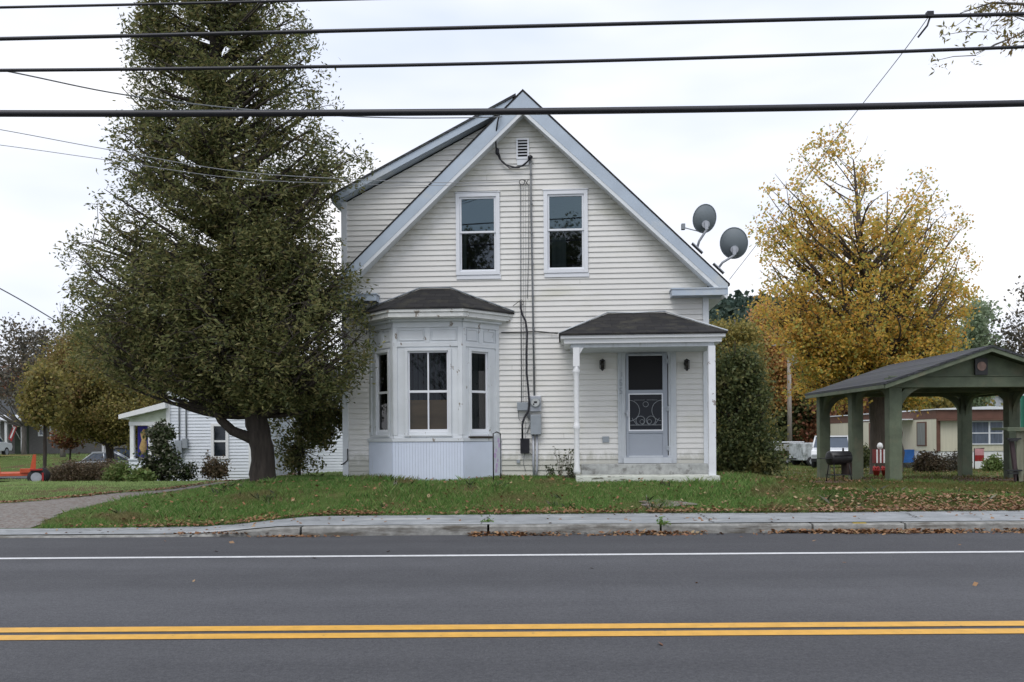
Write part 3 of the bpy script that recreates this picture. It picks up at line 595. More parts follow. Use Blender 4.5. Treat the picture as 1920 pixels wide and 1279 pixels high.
b = MB(); b.box(d0+.005, d0+.04, -.09, -.051, 1.20, 1.32); b.tube([(d0-.03, -.075, 1.27), (d0+.03, -.075, 1.27)], .012, 6); b.build('handle', M['galv'], door)
for zz in (.55, 1.3, 2.2): b = MB(); b.box(d1-.03, d1+.02, -.062, -.051, zz, zz+.09); b.build('hinge', M['greybox'], door)
# lanterns either side
for px, py in ((1129, 684), (1286, 684)):
    u, z = H(px, py); b = MB(); s = 1
    b.disc((u, -.02, z+.02), (0, -1, 0), .045, .02); b.tube([(u, -.03, z+.02), (u, -.09, z+.10), (u+.01, -.13, z+.07)], .012, 6)
    b.tube([(u, -.03, z-.0), (u-.01, -.06, z-.10), (u, -.09, z-.12)], .009, 5)
    ln = b.build('wall_lantern', M['dark'], house)
    b = MB(); b.lathe([(.012, z+.10), (.055, z+.07), (.052, z+.06)], u, -.13, 8); b.lathe([(.05, z-.085), (.03, z-.10), (.012, z-.125)], u, -.13, 8)
    for k in range(6): g = k*math.pi/3; b.tube([(u+.048*math.cos(g), -.13+.048*math.sin(g), z-.09), (u+.05*math.cos(g), -.13+.05*math.sin(g), z+.065)], .005, 4)
    b.build('lantern_cage', M['dark'], ln)
    b = MB(); b.lathe([(.036, z-.085), (.04, z+.06)], u, -.13, 8); b.build('lantern_glass', pm('smoked glass', (.03,.028,.022), .15, .2, 9), ln)
# house number on the door casing
def digits(txt, x, ztop, h, wd, y, m, parent, name='house_number'):
    seg = {'1': 'bc', '8': 'abcdefg', '5': 'afgcd', '6': 'afgedc'}
    for k, ch in enumerate(txt):
        b = MB(); zt = ztop-k*h*1.35; t_ = h*.13
        SG = dict(a=(0,wd,zt-t_,zt), b=(wd-t_,wd,zt-h/2,zt-t_), c=(wd-t_,wd,zt-h+t_,zt-h/2), d=(0,wd,zt-h,zt-h+t_), e=(0,t_,zt-h+t_,zt-h/2), f=(0,t_,zt-h/2,zt-t_), g=(t_,wd-t_,zt-h/2-t_/2,zt-h/2+t_/2))
        for s in seg[ch]: x0, x1, a, c = SG[s]; b.box(x+x0, x+x1, y-.006, y, a, c)
        b.build(name, m, parent)
digits('165', DR[0]+.030, H(1159, 697)[1], .115, .052, -.063, M['greybox'], house)
# outlet cover, stains, meters, boxes, conduits and cables fixed to the wall
def hb(b, px0, py0, px1, py1, d0=-.02, d1=-.1):
    u0, z1 = H(px0, py0); u1, z0 = H(px1, py1); b.box(u0, u1, d1, d0, z0, z1)
b = MB(); hb(b, 1129.5, 818.5, 1142, 829.5, -.015, -.035); b.build('outlet_cover', M['greybox'], house)
b = MB(); hb(b, 970, 755, 991, 770, -.015, -.12); b.build('junction_box', M['greybox'], house, bevel=.006)
b = MB(); hb(b, 993, 743, 1015, 772, -.015, -.11); mt = b.build('electric_meter', M['galv'], house, bevel=.008)
u, z = H(1004.5, 755.5); b = MB(); b.disc((u, -.11, z), (0,-1,0), .095, .02, 20); b.build('meter_ring', M['greybox'], mt)
b = MB(); b.disc((u, -.13, z), (0,-1,0), .078, .05, 20); b.build('meter_glass', pm('meter glass', (.45,.47,.47), .1, .1, 9), mt)
b = MB(); b.box(u-.03, u+.03, -.184, -.181, z-.012, z+.024); b.box(u-.045, u-.02, -.184, -.181, z-.045, z-.02); b.build('meter_dial', M['dark'], mt)
b = MB(); hb(b, 995, 778, 1015, 815, -.015, -.13); b.build('breaker_box', M['greybox'], house, bevel=.008)
b = MB(); hb(b, 976, 822, 993, 850, -.015, -.10)
for k in range(7): u0, z1 = H(977+k*2.2, 824); u1, z0 = H(978.2+k*2.2, 848); b.box(u0, u1, -.108, -.1005, z0, z1)
b.build('cable_splice_box', M['rubber'], house, bevel=.004)
b = MB(); hb(b, 969, 862, 975, 868, -.015, -.05); b.build('tap_box', M['greybox'], house)
def hp(*pts, d=-.05): return [(H(px, py)[0], dd if (dd := (r_[0] if r_ else d)) else d, H(px, py)[1]) for px, py, *r_ in pts]
b = MB(); b.tube(hp((995, 300), (996, 400), (999, 560), (1002, 742)), .017, 8)
for py in (330, 385, 440, 498, 558, 618, 690): px = 995+(py-300)*.0165; b.disc((H(px, py)[0], -.045, H(px, py)[1]), (0,0,1), .026, .03, 8)
b.build('service_conduit', M['cable'], house)
b = MB(); u, z = H(994.5, 299); b.lathe([(.02, z-.02), (.05, z+.0), (.045, z+.04), (.01, z+.06)], u, -.07, 10); b.build('weatherhead', M['rubber'], house)
b = MB(); b.tube(hp((1000, 813), (1000, 868), (1002, 900), d=-.04), .022, 8); b.tube(hp((1007, 813), (1007, 880), (1003, 902), d=-.04), .02, 8); b.build('ground_conduit', M['galv'], house)
b = MB(); b.tube(hp((941, 219, -.36), (936, 240, -.35), (931, 264, -.26), (931, 283), (937, 300), (950, 312), (966, 316), (982, 313), (993, 301, -.07), d=-.07), .015, 6); b.tube(hp((936, 290, -.09), (941, 306, -.09), (956, 318, -.09), (974, 317, -.08), (992, 303, -.08)), .011, 5)
b.build('service_loop', M['rubber'], house)
b = MB(); u, z = H(933, 287); b.lathe([(.012, z-.07), (.036, z-.04), (.036, z+.04), (.012, z+.07)], u, -.085, 8); b.build('splice_sleeve', M['rubber'], house)
b = MB()
for p, r_ in ((((976, 346), (976.5, 560), (978, 756)), .009), (((981, 346), (981.5, 500), (982, 755)), .003), (((985, 350), (986, 480), (985, 600), (986, 755)), .003), (((991.5, 346), (991, 480), (989, 560)), .006)): b.tube(hp(*p, d=-.032), r_, 5)
b.build('telephone_cable', M['cable'], house)
b = MB(); b.tube([(H(979+5*math.cos(a), 343+5*math.sin(a))[0], -.05, H(979+5*math.cos(a), 343+5*math.sin(a))[1]) for a in np.linspace(0, 6.28, 12)], .008, 5); b.tube(hp((984, 339), (991, 349)), .006, 4); b.tube(hp((991, 338), (985, 349)), .006, 4); b.build('cable_hook', M['dark'], house)
b = MB(); b.tube(hp((977, 567), (977, 580), (980, 592), (986, 604), (989, 625), (988, 660), (988, 700), (991, 730), (993, 758), (991, 772), (984, 783), (980, 796), (980, 823), d=-.14), .020, 7)
b.tube(hp((962, 575), (972, 567), (978, 563), (982, 567), (980, 574), d=-.06), .006, 5); b.build('black_cable', M['rubber'], house)
b = MB(); b.tube(hp((940, 624), (985, 623), (1003, 621.5), (1020, 623), (1046, 626), d=-.04), .010, 5); b.build('wall_cable', M['rubber'], house)
b = MB(); b.tube(hp((988, 812, -.04), (996, 790, -.04), (986, 777, -.05), (993, 775, -.05)), .009, 5); b.tube(hp((972, 770), (973, 785), (978, 792), (986, 776), d=-.04), .006, 5); b.tube(hp((984, 850), (981, 868), (986, 884), d=-.04), .005, 5)
b.tube(hp((994, 850), (999, 853), d=-.04), .006, 5); b.tube(hp((985, 850), (985, 790), d=-.03), .004, 4); b.disc((H(992, 780)[0], -.04, H(992, 780)[1]), (0,-1,0), .04, .05, 10); b.build('loose_wires', M['cable'], house)
# downspout elbow at left corner
b = MB(); b.tube([(-3.42, -.05, .62), (-3.42, -.05, .40), (-3.50, -.06, .33), (-3.55, -.07, .31)], .012, 5); b.build('corner_cable', M['dark'], house)
# ---- satellite dishes: fixed to the roof but things of their own ----
def dish(px, py, footpx, footpy, rw, rh, feed_side, v, label):
    fu, fz = H(footpx, footpy, v); cu, cz = H(px, py, v)
    loc = house_m @ Vector((fu, v, fz)); root = empty('satellite_dish', loc, -TH, label, 'satellite dish', 'satellite dishes on the roof edge')
    dx, dzz = cu-fu, cz-fz; b = MB(); n, rr_ = 28, 6; vs = [(0, -.09, 0)]; 
    tilt = R(14)
    for k in range(1, rr_+1):
        q = k/rr_
        for j in range(n):
            g = 2*math.pi*j/n; x = rw*q*math.cos(g); z = rh*q*math.sin(g); vs.append((x, .09*(q*q-1), z))
    fs = [(0, 1+j, 1+(j+1)%n) for j in range(n)]+[(1+k*n+j, 1+(k+1)*n+j, 1+(k+1)*n+(j+1)%n, 1+k*n+(j+1)%n) for k in range(rr_-1) for j in range(n)]
    m_ = Matrix.Translation((dx, 0, dzz)) @ Matrix.Rotation(R(8)*feed_side, 4, 'Y') @ Matrix.Rotation(tilt, 4, 'X') @ Matrix.Rotation(R(18)*feed_side, 4, 'Z')
    vs = [m_ @ Vector(p) for p in vs]; b.add(vs, fs, True); rim = [m_ @ Vector((rw*1.01*math.cos(2*math.pi*j/n), .0, rh*1.01*math.sin(2*math.pi*j/n))) for j in range(n+1)]
    b.tube(rim, .010, 6, False); b.build('reflector', M['dish'], root)
    b = MB(); hub = m_ @ Vector((-.0, -.12, -rh*.45)); b.disc(m_ @ Vector((0, -.085, -rh*.42)), (0, -1, -.1), .075, .05, 12); b.box(hub.x-.03, hub.x+.03, hub.y-.06, hub.y, hub.z-.09, hub.z+.05); b.build('bracket', M['galv'], root)
    b = MB(); b.tube([(0, 0, .0), (dx*.25, -.02, dzz*.22), (hub.x-.0, hub.y-.04, hub.z-.10), (hub.x, hub.y-.03, hub.z)], .024, 8); b.tube([(0, 0, 0), (-.06, 0, .06)], .012, 5); b.build('mast', M['galv'], root)
    b = MB(); b.prism([(-.10, -.06, .09), (.10, -.06, -.105), (.10, .10, -.105), (-.10, .10, .09)], (.012, 0, .012)); b.build('foot_plate', M['galv'], root)
    b = MB(); e0 = m_ @ Vector((0, -.03, -rh*.98)); ex = m_ @ Vector((-rw*.95 if feed_side > 0 else rw*.25, .42, -rh*.78)); b.tube([e0, ex], .012, 5); b.box(ex.x-.035, ex.x+.035, ex.y-.04, ex.y+.06, ex.z-.04, ex.z+.07); b.build('feed_arm', M['greybox'], root)
house_m = Matrix.Translation((OX, WY, ZB)) @ Matrix.Rotation(-TH, 4, 'Z')
dish(1321, 410, 1307, 465, .235, .265, 1, .25, 'upper grey satellite dish on the right roof edge, with its feed arm showing')
dish(1376, 456, 1347, 503, .255, .29, -1, .25, 'lower grey satellite dish at the bottom of the right roof edge')
# garden flag on a bent wire stand by the bay skirt
p0 = at(932, 922, 15.35); gzz = gzf(p0.x, 15.35); fl = empty('garden_flag', (p0.x, 15.35, gzz), R(68), 'narrow garden flag with violet print on a black wire stand beside the bay skirt', 'garden flag')
b = MB(); hh = .86; b.tube([(-.16, 0, -.05), (-.16, 0, hh), (.0, 0, hh+.03), (.17, 0, hh)], .012, 6); b.tube([(.17, 0, -.05), (.17, 0, hh)], .011, 6); b.build('stand', M['dark'], fl)
b = MB(); b.box(-.14, .15, -.004, .004, .14, .82); fc = b.build('cloth', M['printw'], fl)
b = MB(); rg = random.Random(3)
for k in range(7):
    b = MB(); a_, z_2 = rg.uniform(-.09, .1), .20+k*.09; b.disc((a_, -.007, z_2), (0,1,0), rg.uniform(.03,.06), .014, 9); b.build('flower_print', M['pink'], fc)
# ---------------- overhead wires ----------------
def wire(name, pts, r, m, label, cat='wire', n=6, group=None):
    pts = [Vector(p) for p in pts]; out = []
    for i in range(len(pts)-1):      # Catmull-Rom
        p0, p1, p2, p3 = pts[max(i-1, 0)], pts[i], pts[i+1], pts[min(i+2, len(pts)-1)]
        for k in range(8):
            t = k/8; out.append(.5*((2*p1)+(p2-p0)*t+(2*p0-5*p1+4*p2-p3)*t*t+(3*p1-p0-3*p2+p3)*t**3))
    out.append(pts[-1]); b = MB(); b.tube(out, r, n); return tag(b.build(name, m), label, cat, group)
def span(y0, ym, y1, Y): 
    L0, Lm, L1 = at(0, y0, Y), at(960, ym, Y), at(1920, y1, Y); sag = Lm-(L0+L1)/2; W_ = L1-L0; out = []
    for k in range(-6, 13):
        t = k/6; out.append(L0+W_*t+Vector((0, 0, 4*sag.z*t*(1-t))))
    return out
wire('overhead_cable', span(213, 209.5, 194, 10.0), .038, M['rubber'], 'lowest and thickest black overhead cable, crossing the house gable', 'cable')
wire('lashed_strand', [p+Vector((0, .01, .034)) for p in span(213, 209.5, 194, 10.0)], .012, M['cable'], 'thin strand lashed along the top of the thickest overhead cable', 'cable')
wire('overhead_cable', span(132, 118, 88, 10.3), .020, M['rubber'], 'black overhead cable just above the roof peak, third from the top', 'cable')
wire('overhead_cable', span(73, 50, 26, 10.6), .023, M['rubber'], 'black overhead cable second from the top, holding the clamp of the thin drop wire', 'cable')
wire('overhead_cable', span(14, -9, -38, 10.9), .016, M['rubber'], 'topmost overhead wire, only showing in the upper left corner of the picture', 'cable')
hw = lambda px, py, v: house_m @ Vector((H(px, py, v)[0], v, H(px, py, v)[1]))
wire('service_drop', [at(-200, 95, 10.3), at(20, 135, 11.2), at(235, 178, 12.3), at(480, 207, 13.4), at(700, 220, 14.6), at(860, 221, 15.6), hw(941, 219, -.36)], .010, M['cable'], 'thin service wire passing behind the tree to the peak of the gable', 'wire')
wire('telephone_wire', [at(-200, 210, 12), at(0, 243, 12.5), at(200, 280, 13.2), at(450, 322, 14.2), at(700, 338, 15.2), at(860, 343, 15.9), hw(974, 341, -.05)], .006, M['thin'], 'upper of two thin telephone wires ending between the upstairs windows', 'wire')
wire('telephone_wire', [at(-200, 250, 12), at(0, 272, 12.5), at(200, 300, 13.2), at(450, 335, 14.2), at(700, 346, 15.2), at(860, 348, 15.9), hw(974, 346, -.05)], .005, M['thin'], 'lower of two thin telephone wires ending between the upstairs windows', 'wire')
wire('guy_wire', [at(-200, 440, 20), at(0, 541, 21), at(110, 605, 23), at(190, 655, 26)], .016, M['cable'], 'dark wire slanting down into the trees at the left edge', 'wire')
pts = [at(1745, 26, 10.6), at(1690, 102, 11.4), at(1578, 246, 13.0), at(1470, 392, 14.6), hw(1368, 524, -.2)]
wire('drop_wire', pts, .006, M['thin'], 'thin drop wire slanting from the overhead cable down to the right eave', 'wire', 5)
b = MB(); p = at(1743, 27, 10.6); b.box(-.04, .04, -.03, .03, -.035, .03); b.tube([(-.0, 0, -.05), (-.03, 0, -.14), (-.10, .1, -.24)], .012, 6); o = b.build('cable_clamp', M['rubber']); o.location = p; tag(o, 'small black clamp on the second overhead cable near the top right', 'clamp')
# ---------------- picnic pavilion ----------------
pav = empty('pavilion', (10.97, 22.2, gzf(10.97, 22.2)), 0, 'dark green open pavilion with a low gable roof and curved braces', 'pavilion')
zo = -gzf(10.97, 22.2); XP = 2.03; BZ, BT = 2.42+zo, 2.62+zo; ER = -2.62
for yy in (-2.2, 0, 2.3):
    for s in (-1, 1):
        g0 = gzf(10.97+s*XP, 22.2+yy)+zo-.1; b = MB(); b.box(s*XP-.15, s*XP+.15, yy-.13, yy+.13, g0, BZ); pp = b.build('post', M['green'], pav, bevel=.012)
        def brace(dx, dy, r_=.62):
            b = MB()      # curved knee brace: quarter ring between post and beam
            n = 9; c = [(r_-r_*math.cos(R(90*k/n)), -r_+r_*math.sin(R(90*k/n))) for k in range(n+1)]
            i_ = [(max(0, a-.0)-.0, z) for a, z in c]
            inner = c; outer = [(0, 0)]
            poly = [(0, -r_), *[(a, z) for a, z in c], (0, 0)] 
            o_ = Vector((s*XP+(.15*dx if dx else 0), yy+(.13*dy if dy else 0), BZ)); w_ = .05
            band = [(a, z) for a, z in c]+[(a+.0 if k else a, z) for k, (a, z) in enumerate([])]
            thick = [(max(0.0, a-.16*math.sin(R(90*(1-k/n)))), min(0.0, z+.16*math.cos(R(90*(1-k/n))))) for k, (a, z) in enumerate(c)]
            for k in range(n):
                q = [c[k], c[k+1], (max(0, c[k+1][0]-.12), min(0, c[k+1][1]+.12)), (max(0, c[k][0]-.12), min(0, c[k][1]+.12))]
                if dx: b.prism([o_+Vector((dx*a, -w_, z)) for a, z in q], (0, 2*w_, 0))
                else: b.prism([o_+Vector((-w_, dy*a, z)) for a, z in q], (2*w_, 0, 0))
            b.build('brace', M['green'], pav)
        if yy != 0: brace(-s, 0)
        if yy > -2: brace(0, -1)
        if yy < 2: brace(0, 1)
b = MB(); b.box(-XP-.16, XP+.16, -2.35, -2.08, BZ, BT+.04); b.box(-XP-.16, XP+.16, 2.18, 2.42, BZ, BT); b.box(-XP-.16, XP+.16, -.1, .1, BZ, BT-.02)
for s in (-1, 1): b.box(s*XP-.14, s*XP+.14, -2.07, 2.17, BZ+.003, BT-.003)
b.build('beam', M['green'], pav, bevel=.008)
pk, ev = 3.36+zo, 2.53+zo; sl = (pk-ev)/2.46
b = MB()
for yy in (-2.33, 2.30): b = MB(); b.xz([(-2.2, BT+.041), (2.2, BT+.041), (2.2, pk-.12-sl*2.2), (0, pk-.12), (-2.2, pk-.12-sl*2.2)], yy, yy+.05); b.build('gable_board', M['green'], pav)
b = MB(); b.box(-2.2, 2.2, -2.37, -2.331, BT+.05, BT+.075); b.build('ledge', M['green'], pav)
b = MB()
for s in (-1, 1): b.xz([(0, pk), (s*2.46, ev), (s*2.46, ev-.05), (0, pk-.055)], -2.75, 2.62)
b.build('roof', M['shingle2'], pav)
b = MB()
for s in (-1, 1):
    b.xz([(0, pk-.056), (s*2.44, ev-.052), (s*2.44, ev-.15), (0, pk-.15)], -2.73, -2.69); b.xz([(0, pk-.056), (s*2.44, ev-.052), (s*2.44, ev-.15), (0, pk-.15)], 2.56, 2.60)
    b.box(s*2.44-.02, s*2.44+.02, -2.68, 2.55, ev-.14, ev-.055)
b.build('fascia', M['green'], pav)
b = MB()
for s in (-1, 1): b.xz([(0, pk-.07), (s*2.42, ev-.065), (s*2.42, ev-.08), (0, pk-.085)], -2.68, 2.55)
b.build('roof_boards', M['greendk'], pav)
b = MB(); b.box(-.22, .07, -2.42, -2.372, pk-.66, pk-.30); b.box(-.20, .05, -2.43, -2.421, pk-.30, pk-.27); pl = b.build('wall_plaque', M['dark'], pav)
b = MB(); b.disc((-.075, -2.421, pk-.46), (0, -1, 0), .105, .012, 16); b.build('plaque_face', pm('faded pink dial', (.30,.19,.16), .7, .3, 12), pl)
# ---------------- things under and beside the pavilion ----------------
def ground_empty(name, px, Y, rz, label, cat, group=None):
    x = ray(px, 870)[0]*Y; return empty(name, (x, Y, gzf(x, Y)), rz, label, cat, group)
g = ground_empty('charcoal_grill', 1573, 21.0, R(12), 'black barrel grill on spindly legs standing between the left pavilion posts', 'grill'); g.scale = (.78, .8, .82)
b = MB(); n = 12
b.tube([(-.36, 0, .72), (-.34, 0, .72), (.34, 0, .72), (.36, 0, .72)], [.17, .21, .21, .17], 14); b.build('barrel', M['dark'], g)
b = MB(); b.tube([(-.3, -.22, .80), (.3, -.22, .80)], .015, 6); b.tube([(.15, 0, .92), (.15, 0, 1.02)], .03, 8); b.build('handle', M['dark'], g)
for sx in (-1, 1):
    for sy in (-1, 1): b = MB(); b.tube([(sx*.26, sy*.12, .62), (sx*.30, sy*.24, -.02)], .018, 5); b.build('leg', M['dark'], g)
b = MB(); b.box(-.34, .34, -.2, .2, .20, .225); b.build('shelf', M['dark'], g); b = MB(); b.box(-.66, -.37, -.18, .18, .70, .72); b.build('side_table', M['dark'], g); b = MB(); b.box(.18, .36, -.15, .15, .226, .58); b.build('firebox', pm('rusty shelf', (.035,.022,.018), .9, .3, 9), g)
ct = ground_empty('outdoor_counter', 1905, 19.2, 0, 'weathered wooden garden counter with a green post at the right edge', 'counter')
x0 = -.36; b = MB(); b.box(x0, 1.2, -.35, .35, 1.19, 1.25); b.box(x0-.05, 1.2, -.40, -.351, 1.16, 1.25); b.build('counter_top', M['green'], ct, bevel=.008)
b = MB(); 
for k in range(9): b.box(-.16+k*.15, -.02+k*.15, -.30, -.28, .05, 1.185)
b.build('front_boards', pm('mouldy pale boards', (.26,.26,.19), .85, .25, 2, stretch=(3,3,.5), stain=(.13,.055,.03), st=(.5,.65), ssc=2), ct)
b = MB(); b.box(.14, .24, -.36, -.301, -.05, 1.16); b.build('leg', M['tin'], ct); b = MB(); b.prism([(-.30, -.3, 1.0), (-.22, -.3, 1.0), (-.10, -.3, -.03), (-.18, -.3, -.03)], (0, .06, 0)); b.build('leg', pm('purple brown wood', (.07,.045,.05), .8), ct)
for z_1, w_ in ((.98, .20), (.94, .12), (.28, .22), (.22, .14)): b = MB(); b.box(-.30-w_/2, -.30+w_, -.38, -.302, z_1, z_1+.035); b.build('bracket', M['dark'], ct)
lo = ground_empty('lawn_figure', 1651, 27.6, 0, 'red and white striped lawn figure with a white round head before the large tree', 'lawn ornament')
b = MB(); lo.scale = (.72, .72, .86)
for k in range(8): 
    if k % 2 == 0: b.box(-.32+k*.08, -.24+k*.08, -.12, .12, .48, 1.0)
b.build('red_stripe', M['redshed'], lo)
b = MB()
for k in range(8):
    if k % 2: b.box(-.32+k*.08, -.24+k*.08, -.11, .11, .49, .99)
b.build('white_stripe', M['white'], lo)
b = MB(); b.lathe([(.02, 1.001), (.10, 1.03), (.13, 1.12), (.09, 1.22), (.02, 1.25)], -.02, 0, 12); b.build('head', M['white'], lo)
for s in (-1, 1): b = MB(); b.tube([(s*.26, 0, .47), (s*.28, 0, -.02)], .035, 6); b.build('leg', M['wood'], lo)
for px, lb in ((1643, 'left red flower pot at the foot of the striped lawn figure'), (1659, 'right red flower pot at the foot of the striped lawn figure')):
    p_ = ground_empty('flower_pot', px, 27.0, 0, lb, 'flower pot', 'red flower pots'); p_.scale = (.7, .7, .75); b = MB(); b.lathe([(.10, 0), (.15, .22), (.17, .23), (.17, .27), (.13, .27)], 0, 0, 12); b.build('pot', M['red'], p_)
    b = MB(); [b.tube([(0, 0, .2), (math.cos(k)*.15, math.sin(k)*.15, .34+.03*(k % 3))], [.02, .045], 5) for k in range(8)]; b.build('blooms', M['red'], p_)
fl2 = ground_empty('garden_flag', 1836, 36, 0, 'small pink and red garden flag in front of the trailer home', 'garden flag')
b = MB(); b.tube([(-.2, 0, -.05), (-.2, 0, .95), (.22, 0, .95)], .02, 5); b.build('stand', M['dark'], fl2)
b = MB(); b.box(-.18, .2, -.01, .01, .66, .93); b.build('upper_cloth', pm('pink cloth', (.65,.32,.34), .7), fl2); b = MB(); b.box(-.18, .2, -.01, .01, .40, .658); b.build('lower_cloth', M['red'], fl2)
# ---------------- trailer home ----------------
mh = empty('trailer_home', (23.3, 48, gzf(23, 44)), 0, 'cream and brown trailer home with white skirting behind the pavilion', 'trailer home')
zz = -gzf(23, 44); X0, X1, Y0, Y1 = -2.4, 1.95, -6, 8; zb_, zt_ = .10+zz, 2.62+zz; zk = zb_+.42
b = MB(); b.box(X0, X1, Y0, Y1, zk, zt_-.5); b.build('wall', M['cream'], mh)
b = MB(); b.box(X0+.03, X1-.03, Y0+.03, Y1-.03, -.4, zk-.01); b.build('skirting', M['white'], mh)
b = MB(); b.box(X0-.02, X1+.02, Y0-.02, Y1+.02, zt_-.49, zt_-.06); b.build('fascia_band', M['brown'], mh)
b = MB(); n = 8; b.xz([(X0-.1, zt_-.055), (X1+.1, zt_-.055), (X1+.1, zt_+.0), (0.2, zt_+.10), (X0-.1, zt_+.0)], Y0-.12, Y1+.1); b.build('roof', M['trim'], mh)
for xx in (X0+.03, X0+.42-.3, -1.15, .98, 1.25): b = MB(); b.box(xx-.045, xx+.045, Y0-.05, Y0-.001, zk, zt_-.49); b.build('pilaster', M['brown'], mh)
b = MB(); b.box(X0+.02, X1, Y0-.3, Y0-.021, zt_-.60, zt_-.50); b.build('awning', M['brown'], mh)
def win(b, u0, u1, z0, z1, y, t=.05): ring(b, u0, u1, z0, z1, t, y-.05, y-.002)
b = MB(); win(b, -.72, .88, zk+.32, zt_-.62, Y0); b.box(.14, .22, Y0-.045, Y0-.002, zk+.37, zt_-.67); b.box(-.67, .14, Y0-.04, Y0-.002, zk+.86, zk+.91); b.box(.22, .83, Y0-.04, Y0-.002, zk+.86, zk+.91); fr = b.build('window', M['sash'], mh)
b = MB(); b.quad((-.68, Y0-.012, zk+.36), (.84, Y0-.012, zk+.36), (.84, Y0-.012, zt_-.66), (-.68, Y0-.012, zt_-.66)); b.build('pane', pm('curtained pane', (.10,.12,.16), .15, .4, 3, stretch=(4,1,.5)), fr)
b = MB(); b.box(X0-.04, X0-.001, Y0+1.0, Y0+2.0, zk+.25, zt_-.62); fr = b.build('window', M['brown'], mh); b = MB(); b.box(X0-.05, X0-.041, Y0+1.1, Y0+1.9, zk+.3, zt_-.68); b.build('pane', pm('grey curtained pane', (.2,.21,.2), .3, .3, 3, stretch=(1,6,.3)), fr)
b = MB(); b.box(X0-1.6, X0-.03, Y0+2.4, Y0+5.6, zt_-.50, zt_-.44); b.build('porch_canopy', M['trim'], mh)
for yy in (2.5, 4.0, 5.5): b = MB(); b.box(X0-1.55, X0-1.47, Y0+yy-.04, Y0+yy+.04, -.3, zt_-.50); b.build('porch_post', M['brown'], mh)
b = MB(); b.box(X0-1.62, X0-1.58, Y0+2.3, Y0+5.6, .30, .98); b.box(X0-1.58, X0-.03, Y0+2.28, Y0+2.32, .30, .98); b.build('blue_tarp', M['blue'], mh)
b = MB(); b.box(X0-1.57, X0-.03, Y0+2.4, Y0+5.5, .30, .42); b.build('deck', M['wood'], mh)
b = MB(); b.box(X0-.035, X0-.001, Y0+7, Y0+7.9, zk-.1, zt_-.56); b.build('door', M['brown'], mh)
